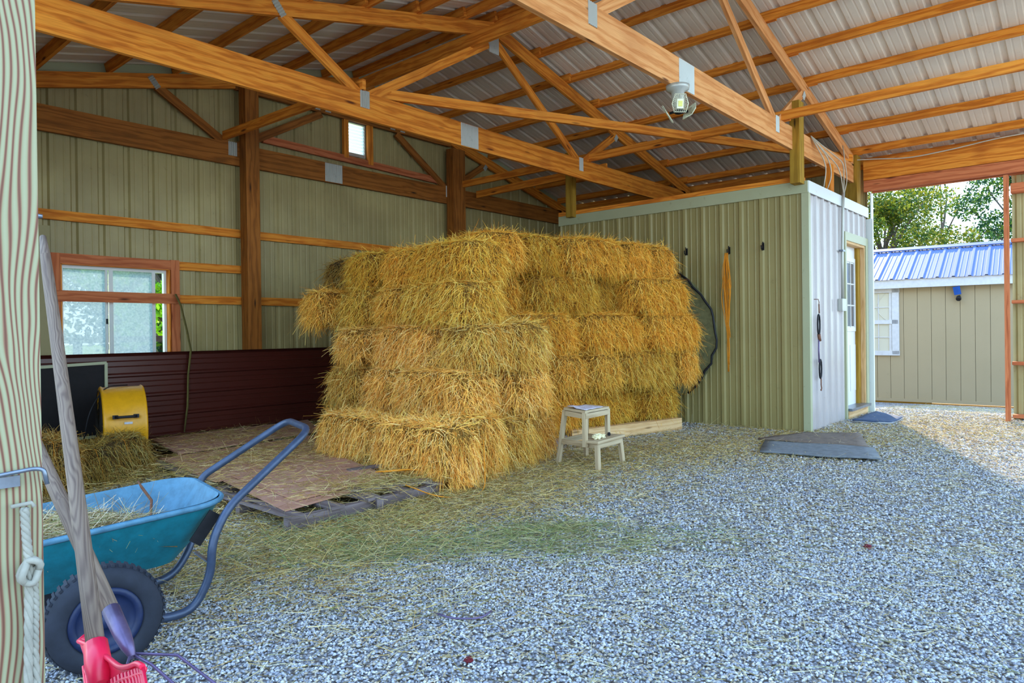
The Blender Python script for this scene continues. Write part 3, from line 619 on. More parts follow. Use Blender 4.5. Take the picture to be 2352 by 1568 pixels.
# ---------------------------------------------------------------- hay bales
def bale_mesh(seed, Lx, Wy, Hz, nst, mat, bodymat='hay_body', messy=1.):
    rs = np.random.RandomState(seed); random.seed(seed)
    n = (18, 10, 8); sx, sy, sz = Lx/2-.02, Wy/2-.02, Hz/2-.012
    V = []; Fc = []
    def sidegrid(fn, a, b):
        base = len(V)
        for i in range(a+1):
            for j in range(b+1): V.append(fn(i/a*2-1, j/b*2-1))
        for i in range(a):
            for j in range(b): Fc.append((base+i*(b+1)+j, base+(i+1)*(b+1)+j, base+(i+1)*(b+1)+j+1, base+i*(b+1)+j+1))
    for sgn in (-1, 1):
        sidegrid(lambda a, b: (a, b, sgn), n[0], n[1]); sidegrid(lambda a, b: (a, sgn, b), n[0], n[2]); sidegrid(lambda a, b: (sgn, a, b), n[1], n[2])
    V = np.array(V, float); P = V.copy()
    # rounded edges
    q = np.abs(V); r = 1-.12*((q[:, [1, 2, 0]]**5)+(q[:, [2, 0, 1]]**5)); P = V*np.array([sx, sy, sz])*r
    off = rs.rand(3)*50
    for i in range(len(P)):
        p = Vector(P[i]*3.2+off); nn = noise.noise(p)*.028+noise.noise(p*3.1)*.012
        fl = -.020*abs(math.sin((P[i][0]+off[0])*math.pi/.105))**.3*.8
        d = P[i]/np.linalg.norm(P[i]); P[i] += d*(nn+fl+.012)*messy
    P[:, 2] += Hz/2
    # strands on the surface
    ar = [Lx*Wy, Lx*Hz, Wy*Hz]; tot = sum(ar); pr = np.array([ar[0]*.45, ar[1]*1.0, ar[2]*1.0]); pr /= pr.sum()
    fi = rs.choice(3, nst, p=pr); sg = rs.choice([-1, 1], nst); sg[(fi == 0) & (rs.rand(nst) < .75)] = 1
    uv = rs.uniform(-1, 1, (nst, 3)); nr = np.zeros((nst, 3))
    ax = np.array([2, 1, 0])[fi]; uv[np.arange(nst), ax] = sg; nr[np.arange(nst), ax] = sg
    q = np.abs(uv); r = 1-.12*((q[:, [1, 2, 0]]**5)+(q[:, [2, 0, 1]]**5))
    base = uv*np.array([sx+.012, sy+.012, sz+.008])*r
    dirn = rs.normal(size=(nst, 3))*.75
    dirn[:, 2] -= np.where(fi == 0, 0, .75); dirn += nr*rs.uniform(.02, .55, nst)[:, None]
    top_edge = (fi == 0); dirn[top_edge] *= np.array([1, 1, .25])
    dirn += nr*np.where(rs.rand(nst) < .06, .9, 0)[:, None]
    base[:, 2] += Hz/2; ln = rs.uniform(.035, .12, nst)*np.where(rs.rand(nst) < .12, 1.7, 1)*messy; wd = rs.uniform(.0022, .0056, nst)
    a, b, c, d = L3(206, 148, 66), L3(250, 210, 118), L3(255, 240, 178), L3(220, 200, 112)
    t = rs.rand(nst)[:, None]; cols = np.where(t < .3, a, np.where(t < .7, b, np.where(t < .88, c, d)))*rs.uniform(.8, 1.15, (nst, 1))
    return ribbons('hay_bale', base, dirn, ln, wd, cols, mat, body=(P, np.array(Fc)), bodymat=bodymat, droop=np.where(fi == 0, .15, .35)*np.ones(nst))
def twines(o, Lx, Wy, Hz, mat='twine_orange'):
    pass
VAR = {}
for key, mat, bm in (('gold', 'hay_gold', 'hay_body'), ('amber', 'hay_amber', 'hay_body'), ('pale', 'hay_pale', 'hay_body'), ('dull', 'hay_dull', 'hay_body_dull')):
    VAR[key] = [bale_mesh(11+i*7+len(key), .96, .49, .39, 8500, mat, bm) for i in range(3 if key != 'dull' else 2)]
USED = set()
twm = MB()
for dx in (-.17, .17):
    twm.tube([(dx, -.25, .02), (dx, -.262, .19), (dx, -.25, .38), (dx, 0, .40), (dx, .25, .38), (dx, .262, .19), (dx, .25, .02)], .0028, 5)
ORD = ['first', 'second', 'third', 'fourth', 'fifth', 'sixth', 'seventh', 'eighth']
def bale(key, x0, x1, y0, y1, z0, label, group, along='x', rz=0, h=.38, tilt=(0, 0), zrot=True):
    i = random.randrange(len(VAR[key])); src = VAR[key][i]
    if src.name not in USED: o = src; USED.add(src.name)
    else:
        o = bpy.data.objects.new('hay_bale', src.data); COL.objects.link(o)
    lx, ly = (x1-x0, y1-y0) if along == 'x' else (y1-y0, x1-x0)
    o.location = ((x0+x1)/2, (y0+y1)/2, z0); flip = random.choice((0, math.pi))
    o.rotation_euler = (tilt[0], tilt[1], (0 if along == 'x' else math.pi/2)+flip+rz)
    o.scale = (lx/.975, ly/.485, h/.385); tag(o, label, 'hay bale', group)
    for k in range(2):
        t = bpy.data.objects.new('twine', TW[k]); COL.objects.link(t); t.parent = o
    return o
TW = []
for dx in (-.17, .17):
    m = MB(); m.tube([(dx, -.235, .03), (dx, -.25, .19), (dx, -.235, .36), (dx, -.1, .385), (dx, .1, .385), (dx, .235, .36), (dx, .25, .19), (dx, .235, .03)], .0026, 5)
    t = m.build('twine', 'twine_orange'); TW.append(t.data); bpy.data.objects.remove(t)
LAY = ['bottom', 'second', 'third', 'fourth', 'top']
G1 = 'hay bales in the long left-hand stack'; G2 = 'hay bales in the stack facing the doorway'
# left stack: long face looks towards -x, rows run back along y
left = {0: (3.56, 4.02, [.50, .48, .46], .36, 'pale', .10), 1: (3.62, 3.62, [.86, .44, .50], .35, 'pale', .46), 2: (3.68, 3.60, [.44, .86, .46], .35, 'pale', .81),
        3: (3.76, 3.68, [.88, .44, .46, .42], .35, 'gold', 1.16), 4: (3.84, 3.74, [.80, .42, .42], .34, 'amber', 1.50)}  # warmer upper, paler lower layers carry the lighting in their hay colour
for k, (xf, y0, ws, h, mat, z0) in left.items():
    y = y0
    for i, wdt in enumerate(ws):
        jx = random.uniform(-.06, .06); end = 'nearest the doorway side' if i == 0 else ('at the back wall end' if i == len(ws)-1 else 'from its near corner')
        lab = f"{'golden' if k > 2 else 'pale'} hay bale, {LAY[k]} layer of left stack, {ORD[i]} {end}"
        along = 'y' if wdt > .6 else 'x'
        dx = .46 if wdt > .6 else .9
        jx += (-.14 if (k == 3 and i == 3) else 0)
        bale(mat, xf+jx, xf+jx+dx, y, y+wdt, z0, lab, G1, along, h=h, rz=random.uniform(-.08, .08)); y += wdt
bale('dull', 4.0, 4.9, 5.55, 6.05, 1.50, 'shade-coloured bale set back at the far top of the left stack', G1, 'x', h=.34)  # dull hay colour stands in for the shade on this bale
bale('dull', 3.95, 4.4, 5.5, 5.95, .12, 'shade-coloured hay bale at the back of the left stack on the plywood', G1, 'y', h=.36)  # shade at the stack's back is painted by the dull hay colour
# bales on the near end of the left stack
bale('pale', 4.10, 4.56, 3.50, 4.4, .81, 'rounded hay bale sticking out right of the left stack, third layer', G1, 'y', h=.37)
bale('pale', 4.12, 4.60, 3.52, 4.4, .44, 'hay bale under the rounded one at the near end of the left stack', G1, 'y', h=.37)
bale('pale', 4.40, 4.78, 3.62, 4.5, .03, 'ground-level hay bale directly left of the step stool', G1, 'y', h=.42)
bale('pale', 3.94, 4.38, 3.50, 4.36, 0, 'hay bale on gravel, third from the left in the foremost row', G1, 'y', h=.42)
bale('pale', 3.17, 3.54, 3.34, 4.2, 0, 'foremost hay bale standing on edge on the gravel with loose twine', G1, 'y', h=.46)
bale('pale', 3.56, 3.91, 3.42, 4.3, 0, 'hay bale on edge tucked right of the foremost bale', G1, 'y', h=.49)
bale('pale', 3.26, 3.62, 4.25, 5.05, .05, 'hay bale behind the foremost one at the foot of the left stack', G1, 'y', h=.40)
# stack facing the doorway (-y)
right = {4: (4.45, 3.90, [.45, .42, .80, .42, .42], .37, 'amber', 1.64), 3: (4.55, 3.90, [.42, .85, .36, .88], .38, 'amber', 1.27), 2: (4.62, 3.86, [.88, .86, .82], .38, 'amber', .89),
         1: (4.70, 3.86, [.44, .44, .44, .84, .36], .38, 'gold', .51), 0: (4.75, 4.00, [.86, .86, .60], .38, 'amber', .13)}
for k, (x0, yf, ws, h, mat, z0) in right.items():
    x = x0
    for i, wdt in enumerate(ws):
        if wdt < .3: x += wdt; continue
        jy = random.uniform(-.06, .06)
        if k == 3 and i in (0, 2): jy = .16
        if k in (2, 3) and i == len(ws)-1: jy = -.10
        along = 'x' if wdt > .6 else 'y'; dy = .47 if wdt > .6 else .9
        last = i == len(ws)-1
        lab = f"golden hay bale facing the doorway, {LAY[k]} layer, " + ('last one against the tan wall' if last else f'{ORD[i]} from the left stack')
        sc_ = x+wdt/2-4.5; dc_ = yf-3.9+jy+dy/2; cx_, cy_ = 4.5+.978*sc_+.208*dc_, 4.10-.208*sc_+.978*dc_
        bale(mat, cx_-wdt/2, cx_+wdt/2, cy_-dy/2, cy_+dy/2, z0, lab, G2, along, h=h, rz=-.21+random.uniform(-.07, .07)); x += wdt
# low dull bales in the left corner behind the wheelbarrow
b1 = bale('dull', 1.05, 1.72, 5.45, 5.95, 0, 'dull brown hay bale in the corner behind the leaning tool handles', 'hay by the yellow fan', 'x', h=.40)
b2 = bale('dull', 1.68, 2.25, 5.55, 6.0, -.02, 'slumped, broken open hay bale in front of the yellow fan', 'hay by the yellow fan', 'x', h=.34, tilt=(.05, .22))
for k, L in VAR.items():
    for o in L:
        if o.name not in USED: bpy.data.objects.remove(o)

# ---------------------------------------------------------------- pallets, plywood, beam
def pallet(x0, x1, y0, y1, label, z=.0, nb=5):
    p = empty('wooden_pallet', ((x0+x1)/2, (y0+y1)/2, z), label=label, cat='pallet')
    for i in range(3):
        y = y0+.05+(y1-y0-.1)*i/2
        part('runner', 'old_board', p, lambda m: m.board((x0, y, z+.038), (x1, y, z+.038), .045, .076))
    for i in range(nb):
        x = x0+.05+(x1-x0-.1)*i/(nb-1)
        part('slat', 'old_board', p, lambda m: m.board((x, y0, z+.085), (x, y1, z+.085), .09, .017))
pallet(2.06, 3.2, 3.42, 4.6, 'weathered pallet whose grey runner ends poke out near the foremost bale')
pallet(2.25, 3.3, 4.75, 5.85, 'pallet hidden under straw behind the wheelbarrow handle')
pallet(2.85, 4.2, 6.05, 6.95, 'pallet carrying the pale plywood along the dark maroon sheet')
pallet(4.75, 6.9, 3.98, 4.9, 'low pallet under the stack that faces the doorway', .0, 9)
def sheet_ply(cs, z, t, mat, label):
    m = MB(); T = [(x, y, z+dz+t) for (x, y, dz) in cs]; B = [(x, y, z+dz) for (x, y, dz) in cs]; n = len(cs)
    m.face(T, [(p[0], p[1]) for p in T]); m.face(B[::-1], [(p[0], p[1]) for p in B[::-1]])
    for i in range(n): m.face([B[i], B[(i+1) % n], T[(i+1) % n], T[i]], [(0, 0), (1, 0), (1, .02), (0, .02)])
    o = m.build('plywood_sheet', mat, None, (cs[0][0], cs[0][1], z)); tag(o, label, 'board', 'plywood sheets on the floor'); return o
sheet_ply([(2.10, 3.54, 0), (3.02, 3.70, 0), (3.30, 4.70, 0), (2.30, 4.80, 0)], .096, .010, 'plywood', 'lower plywood sheet on the pallet next to the wheelbarrow handle')
sheet_ply([(2.24, 3.66, 0), (3.00, 3.74, .004), (3.25, 4.6, 0), (2.36, 4.72, 0)], .110, .010, 'plywood', 'upper plywood sheet with straw on it, right of the wheelbarrow')
sheet_ply([(2.22, 4.62, 0), (3.8, 4.70, 0), (3.9, 5.95, 0), (2.35, 5.85, 0)], .097, .010, 'plywood', 'large straw-strewn plywood sheet behind the wheelbarrow handle')
sheet_ply([(2.52, 5.90, 0), (4.03, 6.12, 0), (4.45, 7.0, 0), (2.72, 6.95, 0)], .105, .014, 'plywood', 'pale plywood sheet lying in front of the maroon metal sheet')
lone('beam', 'beam_pale', 'pale timber beam on the gravel under the stack facing the doorway', 'beam', lambda m: m.board((5.45, 4.02, .065), (6.95, 3.63, .065), .09, .13), (6.2, 3.9, 0), bev=.004)
lone('plank', 'old_board', 'splintered grey plank end lying just left of the foremost bale', 'plank', lambda m: m.board((2.62, 3.66, .11), (3.16, 3.50, .10), .07, .02), (3.0, 3.5, .08))
lone('plank', 'old_board', 'thin grey plank half buried in straw left of the stack', 'plank', lambda m: m.board((2.95, 4.14, .12), (3.22, 4.05, .13), .05, .02), (3.2, 4.0, .12))
for q, (x, y) in enumerate(((2.66, 3.40), (3.27, 3.50))):
    lone('pallet_block', 'old_board', 'grey block end under the plywood edge, ' + ('the nearer to the camera' if q == 0 else 'beside the foremost bale'), 'block', lambda m: m.board((x, y, .045), (x+.05, y+.25, .045), .045, .09), (x, y, 0), bev=.006)
# twine loop by the bale
lone('twine_loop', 'twine_orange', 'loose orange twine trailing from the foremost bale onto the gravel', 'twine', lambda m: (m.tube(arc([(3.50, 3.32, .35), (3.47, 3.28, .02), (3.3, 3.2, .01), (3.05, 3.28, .03), (2.9, 3.45, .12)], 8, .3), .004, 5), m.tube(arc([(3.40, 3.34, .03), (3.20, 3.62, .16), (2.95, 3.82, .15)], 8, .3), .006, 5), m.tube(arc([(3.42, 3.34, .03), (3.24, 3.62, .15), (2.98, 3.78, .15)], 8, .3), .005, 5)), (3.3, 3.4, 0))

# ---------------------------------------------------------------- maroon sheet, screen, fan, strap
ms = empty('metal_panel', (3, 7.04, 0), label='long maroon ribbed steel sheet standing along the foot of the back wall', cat='metal sheet')
def mpos(u, v, h): return (v, 7.05-h, u)
a = .10
for z0, z1 in ((.08, .93),):
    pr = [(z0, 0)]+[(z0+.03+k*.20+dz, hh) for k in range(5) for dz, hh in ((0, 0), (.014, .02), (.03, .02), (.045, 0), (.10, .0), (.106, .005), (.112, 0), (.15, 0), (.156, .005), (.162, 0)) if z0+.03+k*.20+dz < z1]+[(z1, 0), (z1+.012, .02)]
    for xa, xb in ((1.7, 3.1), (3.08, 4.9)):
        m = MB(); m.grid([[mpos(u, xa+(xb-xa)*j/4, h+(.006 if xa > 2 else 0)) for j in range(5)] for u, h in pr], sm=False); q = m.build('sheet', 'maroon', None, ms.location); q.parent = ms; q.location = (0, 0, 0)
sc = empty('window_screen', (2.1, 6.95, .1), label='dark insect screen in a pale frame leaning behind the yellow fan', cat='screen')
part('frame', 'trim_tan', sc, lambda m: (m.board((1.75, 6.95, .84), (2.34, 6.95, .86), .014, .025), m.board((2.335, 6.95, .86), (2.325, 6.93, .2), .014, .025, (1, 0, 0)), m.board((1.75, 6.93, .2), (2.33, 6.93, .2), .014, .025)))
part('mesh', 'screen_mesh', sc, lambda m: m.board((2.05, 6.955, .2), (2.05, 6.96, .84), .56, .003, (0, 1, 0)))
ax = Vector((.97, -.24, 0)); fc = Vector((2.27, 6.42, .345))
fan = empty('drum_fan', (2.27, 6.42, 0), label='yellow drum fan with a black carry handle in front of the maroon sheet', cat='fan')
part('housing', 'fan_yellow', fan, lambda m: m.lathe(fc-ax*.16, ax, [(0, .30), (0, .325), (.012, .335), (.025, .325), (.30, .325), (.312, .335), (.325, .325), (.325, .30), (.31, .30), (.01, .30), (0, .30)], 48))
part('grille', 'fan_dark', fan, lambda m: ([m.tube([fc-ax*.165+Vector((ax.y, -ax.x, 0))*r*math.cos(t)+Vector((0, 0, 1))*r*math.sin(t) for t in [k*math.pi/12 for k in range(24)]], .003, 5, closed=True) for r in (.05, .1, .15, .2, .25, .3)], m.lathe(fc-ax*.15, ax, [(0, 0), (0, .29), (.005, .29)], 24)))
tn = Vector((-ax.y, ax.x, 0))*-1
hp = fc+tn*.345+Vector((0, 0, .10))
part('handle', 'black_rubber', fan, lambda m: (m.board(hp-ax*.095, hp-ax*.055, .02, .03), m.board(hp+ax*.055, hp+ax*.095, .02, .03), m.tube([hp-ax*.075+tn*.01, hp-ax*.05+tn*.03, hp+ax*.05+tn*.03, hp+ax*.075+tn*.01], .011, 8)))
part('knob', 'black_rubber', fan, lambda m: m.lathe(fc+tn*.32+Vector((0, 0, -.10)), tn, [(0, .05), (.02, .05), (.03, .035), (.05, .035), (.05, 0)], 8))
part('sticker', 'white_paint', fan, lambda m: m.board(fc+tn*.333+Vector((0, 0, .045))-ax*.01, fc+tn*.333+Vector((0, 0, .045))+ax*.05, .002, .018))
part('cord', 'black_rubber', fan, lambda m: m.tube(arc([fc+Vector((0, 0, .335))+ax*.05, fc+Vector((0, 0, .34))-ax*.12+tn*.08, fc+Vector((0, 0, .15))-ax*.25+tn*.2, fc+Vector((0, 0, -.2))-ax*.3+tn*.15], 6, .2), .005, 6))
lone('strap', 'strap_green', 'worn olive strap hanging from the window girt down over the maroon sheet', 'strap', lambda m: m.tube([(3.06, 7.17, 1.52), (3.10, 7.14, 1.40), (3.12, 7.06, 1.15), (3.13, 7.0, .95), (3.10, 7.0, .7), (3.09, 7.0, .4), (3.05, 6.99, .14)], [.025, .022, .024, .022, .02, .022, .014], 6, flat=.3), (3.1, 7.1, .14))

# ---------------------------------------------------------------- step stool
st = empty('step_stool', (4.70, 3.25, 0), label='small weathered wooden step stool beside the hay stack', cat='stool')
A, B, Cc, D = Vector((4.535, 3.46, 0)), Vector((4.48, 3.03, 0)), Vector((4.90, 3.07, 0)), Vector((4.93, 3.46, 0))
zt, zs = .475, .24
tRL, tFL, tFR, tRR = Vector((4.53, 3.38, zt)), Vector((4.44, 3.12, zt)), Vector((4.79, 3.14, zt)), Vector((4.83, 3.38, zt))
def slabq(m, q, t, ex=.012):
    c = sum(q, Vector())/4; q = [p+(p-c).normalized()*ex for p in q]
    T = q; Bt = [p-Vector((0, 0, t)) for p in q]
    m.face(T[::-1], [(p.x, p.y) for p in T[::-1]]); m.face(Bt, [(p.x, p.y) for p in Bt])
    for i in range(4): m.face([Bt[i], Bt[(i+1) % 4], T[(i+1) % 4], T[i]][::-1], [(0, 0), (.3, 0), (.3, .02), (0, .02)])
part('seat', 'stool_wood', st, lambda m: slabq(m, [tRL, tFL, tFR, tRR], .02))
dn = Vector((0, 0, 1))
for b, t in ((A, tRL), (D, tRR), (B, Vector((4.50, 3.05, zs))), (Cc, Vector((4.87, 3.08, zs)))):
    t2 = t-dn*.02; part('leg', 'stool_wood', st, lambda m: m.board(b, t2+(Vector((4.68, 3.25, t2.z))-t2).normalized()*.03*0, .042, .026, (0, 1, 0)))
for t in (tFL, tFR): part('upright', 'stool_wood', st, lambda m: m.board(Vector((t.x+.01, t.y+.01, zs-.05)), Vector((t.x+.01, t.y+.01, zt-.02)), .04, .026, (0, 1, 0)))
part('step', 'stool_wood', st, lambda m: slabq(m, [Vector((4.46, 3.15, zs)), Vector((4.47, 3.02, zs)), Vector((4.89, 3.05, zs)), Vector((4.86, 3.18, zs))], .02))
for a, b, z in ((tRL, tFL, zt-.045), (tFL, tFR, zt-.045), (tFR, tRR, zt-.045), (tRR, tRL, zt-.045)):
    part('rail', 'stool_wood', st, lambda m: m.board((a.x, a.y, z), (b.x, b.y, z), .018, .04))
for a, b, z in ((Vector((4.53, 3.42)), Vector((4.49, 3.05)), zs-.04), (Vector((4.88, 3.42)), Vector((4.88, 3.07)), zs-.04), (Vector((4.49, 3.05)), Vector((4.88, 3.07)), zs-.045), (Vector((4.54, 3.42)), Vector((4.88, 3.42)), zs-.04)):
    part('rail', 'stool_wood', st, lambda m: m.board((a[0], a[1], z), (b[0], b[1], z), .018, .04))
nm = MB(); nm.grid([[(4.43+.26*i/8+.04*j/6, 3.10+.22*j/6+.02*i/8, zt+.004+.004*abs(math.sin(i*.9+j*.5))+(.014 if i < 3 and j > 3 else 0)) for j in range(7)] for i in range(9)])
n_ = nm.build('newspaper', 'newsprint', None, (4.55, 3.2, zt)); tag(n_, 'folded newspaper page lying on the stool seat', 'newspaper'); n_.modifiers.new('t', 'SOLIDIFY').thickness = .002
def blob(name, mat, label, cat, c, r, n=10, amp=.35, sq=.6, seed=0):
    m = MB(); P = []
    for i in range(n+1):
        th = math.pi*i/n; row = []
        for j in range(n*2):
            ph = math.pi*j/n; d = Vector((math.sin(th)*math.cos(ph), math.sin(th)*math.sin(ph), math.cos(th)*sq))
            k = 1+amp*noise.noise(d*2.4+Vector((seed, seed*2, 0)))+amp*.5*noise.noise(d*6+Vector((seed, 0, 5))); row.append(Vector(c)+d*r*k)
        P.append(row)
    m.grid(P, closed=True, sm=False); o = m.build(name, mat, None, c); tag(o, label, cat); return o
blob('crumpled_rag', 'tissue', 'larger crumpled cream rag on the lower step of the stool', 'rag', (4.56, 3.09, zs+.02), .032, seed=3, amp=.9)
blob('crumpled_rag', 'tissue', 'smaller crumpled cream rag right of the larger one', 'rag', (4.64, 3.10, zs+.014), .024, seed=9, amp=.9)
pp = empty('glue_pen', (4.78, 3.12, zs), label='small black and white tool lying on the right of the lower step', cat='tool')
part('barrel', 'white_paint', pp, lambda m: m.tube([(4.79, 3.13, zs+.01), (4.84, 3.16, zs+.03)], .008, 8)); part('cap', 'iron', pp, lambda m: m.tube([(4.76, 3.11, zs+.012), (4.79, 3.13, zs+.014)], .013, 8)); part('nozzle', 'zinc', pp, lambda m: m.tube([(4.84, 3.16, zs+.03), (4.87, 3.18, zs+.05)], .003, 6))

# ---------------------------------------------------------------- mats
def mat_obj(name, cs, t, mat, label, edge=None):
    n = 10; c = [Vector((x, y, 0)) for x, y in cs]; rows = []
    for i in range(n+1):
        row = []
        for j in range(n+1):
            u, v = i/n, j/n; p = c[0]*(1-u)*(1-v)+c[1]*u*(1-v)+c[2]*u*v+c[3]*(1-u)*v
            e = .012*math.sin(u*9+v*3) if (i in (0, n) or j in (0, n)) else 0
            row.append((p.x+e, p.y+e*.7, float(gz(p.x))+.012+t+.008*noise.noise(Vector((p.x*3, p.y*3, 1)))))
        rows.append(row)
    m = MB(); m.grid(rows); o = m.build(name, mat, None, (cs[0][0], cs[0][1], 0)); s = o.modifiers.new('t', 'SOLIDIFY'); s.thickness = t; tag(o, label, 'mat'); return o
mat_obj('rubber_mat', [(5.93, 2.33), (6.15, 1.43), (6.72, 1.62), (6.55, 2.52)], .012, 'rubber_mat', 'blue-grey rubber mat lying across the gravel in front of the tan wall')
mat_obj('rubber_mat', [(6.62, 2.62), (6.72, 1.66), (7.55, 1.95), (7.30, 2.38)], .012, 'rubber_mat_brown', 'faded brown-grey mat lying behind the blue-grey one at the wall corner')
dm = mat_obj('door_mat', [(8.55, 2.28), (8.62, 1.90), (9.15, 1.90), (9.60, 2.28)], .014, 'door_mat', 'dark blue doormat with a pale edge below the white door')
part('border', 'mat_edge', dm, lambda m: m.tube([(8.55, 2.28, .02), (8.62, 1.90, .02), (9.15, 1.90, .02), (9.60, 2.28, .02)], .012, 6, closed=True, flat=.5))

# ---------------------------------------------------------------- wheelbarrow
av = Vector((.985, -.17, 0)); bv = Vector((.17, .985, 0)); Mo = Vector((1.415, 3.02, 0))
wb = empty('wheelbarrow', (1.0, 2.95, 0), label='teal two-wheeled wheelbarrow with blue-grey loop handle, holding straw', cat='wheelbarrow')
def lp(x, y, z): return Mo+av*x+bv*y+Vector((0, 0, z))
def rrect(x0, x1, hw, zf, rad=.12, n=10):
    out = []; cs = [(x1-rad, hw-rad, 0), (x0+rad, hw-rad, 90), (x0+rad, -hw+rad, 180), (x1-rad, -hw+rad, 270)]
    for cx, cy, a0 in cs:
        for k in range(n+1):
            t = R(a0+90*k/n); x, y = cx+rad*math.cos(t), cy+rad*math.sin(t); out.append(lp(x, y, zf(x)))
    return out
levels = [(-.74, -.16, .17, lambda x: .15+.05*(x+.7), .08), (-.84, -.09, .22, lambda x: .20+.10*(x+.7), .11), (-.93, -.03, .28, lambda x: .30+.10*(x+.7), .13), (-.98, 0, .315, lambda x: .425+.075*x, .14)]
outer = [rrect(*l[:4], rad=l[4]) for l in levels]
rim_z = levels[-1][3]
tub = part('tub', ['tub_teal', 'tub_inner'], wb, lambda m: (m.grid(outer, closed=True), m.face(outer[0]), m.grid([[p+Vector((0, 0, .012))+(lp(-.47, 0, p.z)-p)*.02 for p in r] for r in outer][::-1], mi=1, closed=True), m.face([p+Vector((0, 0, .012)) for p in outer[0]], mi=1)))
lip = MB(); lip.tube([p for i, p in enumerate(outer[-1])], .013, 8, closed=True, flat=.8); q = lip.build('rim', 'tub_inner', None, wb.location); q.parent = tub; q.location = (0, 0, 0)
near = arc([(.93, 2.60, .17), (1.04, 2.66, .05), (1.20, 2.69, .035), (1.265, 2.68, .16), (1.265, 2.67, .29), (1.345, 2.70, .40), (1.76, 2.75, .665), (1.88, 3.14, .665), (1.49, 3.27, .42), (1.46, 3.22, .31), (1.40, 3.14, .16), (1.30, 3.12, .035), (1.12, 3.1, .05), (1.02, 3.08, .17)], 6, .09)
part('frame_tube', 'tube_blue', wb, lambda m: m.tube(near, .0165, 12))
part('cross_bar', 'iron', wb, lambda m: (m.board(lp(-.05, -.285, .38), lp(-.13, -.285, .27), .005, .05)))
part('axle', 'iron', wb, lambda m: m.tube([(.81, 2.49, .165), (.93, 3.12, .165)], .012, 8))
part('brace', 'zinc', wb, lambda m: m.board((1.265, 2.68, .20), (1.22, 2.72, .25), .022, .005))
for cx, cy in ((.825, 2.50), (.935, 3.10)):
    c = Vector((cx, cy, .175)); wx = Vector((.19, .982, 0))
    tread = []
    ty = part('tyre', 'tyre', wb, lambda m: (m.lathe(c-wx*.045, wx, [(.01, .105), (-.002, .12), (0, .145), (.012, .165), (.03, .173), (.045, .175), (.06, .173), (.078, .165), (.09, .145), (.092, .12), (.08, .105)], 48),
        [m.board(c+(Vector((wx.y, -wx.x, 0))*math.cos(t)+Vector((0, 0, 1))*math.sin(t))*.1725-wx*.028, c+(Vector((wx.y, -wx.x, 0))*math.cos(t)+Vector((0, 0, 1))*math.sin(t))*.1725+wx*.028, .010, .008, (Vector((wx.y, -wx.x, 0))*math.cos(t)+Vector((0, 0, 1))*math.sin(t))) for t in [k*math.pi/24 for k in range(48)]]))
    part('hub', 'hub', wb, lambda m: m.lathe(c-wx*.045, wx, [(.0, 0), (.0, .02), (.012, .024), (.022, .03), (.022, .07), (.012, .085), (.0, .09), (.002, .106), (.02, .11), (.07, .11)], 32))
# contents: a mound surface with straw
def tub_bed(n, name, lab, xr, yr, zz, cols, ln, kind='stuff'):
    u = np.random.rand(n); v = np.random.uniform(-.86, .86, n); x = xr[0]+(xr[1]-xr[0])*u; y = yr*v
    P = np.array([[Mo.x+av.x*a+bv.x*b, Mo.y+av.y*a+bv.y*b, 0] for a, b in zip(x, y)]); P[:, 2] = zz(x, y)
    d = np.random.normal(size=(n, 3))*np.array([1, 1, .28]); c = cols[np.random.randint(len(cols), size=n)]*np.random.uniform(.75, 1.15, (n, 1))
    return ribbons(name, P, d, np.random.uniform(ln[0], ln[1], n), np.random.uniform(.0016, .0034, n), c, 'straw')
def zbed(x, y): return .335+.03*np.exp(-((x+.62)/.25)**2)-.05*np.clip((x+.42)/.3, 0, 1)-.02*(y/.28)**2+np.random.rand(*np.shape(x))*.02
STC = np.array([L3(214, 190, 150), L3(176, 148, 100), L3(226, 210, 180), L3(130, 104, 66), L3(160, 160, 100)])
bed = MB(); bed.grid([[lp(-.90+.72*i/14, -.235+.47*j/8, float(zbed(np.array(-.9+.72*i/14), np.array(-.26+.52*j/8)))-.03) for j in range(9)] for i in range(15)])
bd = bed.build('straw_load', 'dirt', None, (.95, 3.05, .2)); tag(bd, 'mixed straw and dirt filling the front of the wheelbarrow', 'straw', kind='stuff')
ls = tub_bed(2600, 'straw_strands', '', (-.90, -.24), .24, zbed, STC, (.05, .16)); ls.parent = bd; ls.location = -bd.location; ls['kind'] = 'stuff'
mn = empty('manure_clump', (1.10, 3.02, .28), label='black manure clump on the straw inside the wheelbarrow', cat='manure')
for k in range(9):
    q = blob('clod', 'manure', None, None, (0, 0, 0), random.uniform(.025, .042), 7, .6, .8, k); q.parent = mn
    pp_ = lp(-.42+.036*k, -.04-.018*k+random.uniform(-.03, .03), .325-.004*k+random.uniform(0, .02)); q.location = pp_-mn.location
lone('bent_rod', 'rust', 'curved metal rod sticking up from the load in the wheelbarrow', 'rod', lambda m: m.tube([lp(-.36, .02, .28), lp(-.28, .05, .285), lp(-.21, .09, .32), lp(-.20, .12, .38), lp(-.235, .13, .44), lp(-.25, .13, .47)], [.006]*5+[.003], 8), (1.2, 3.05, .28))

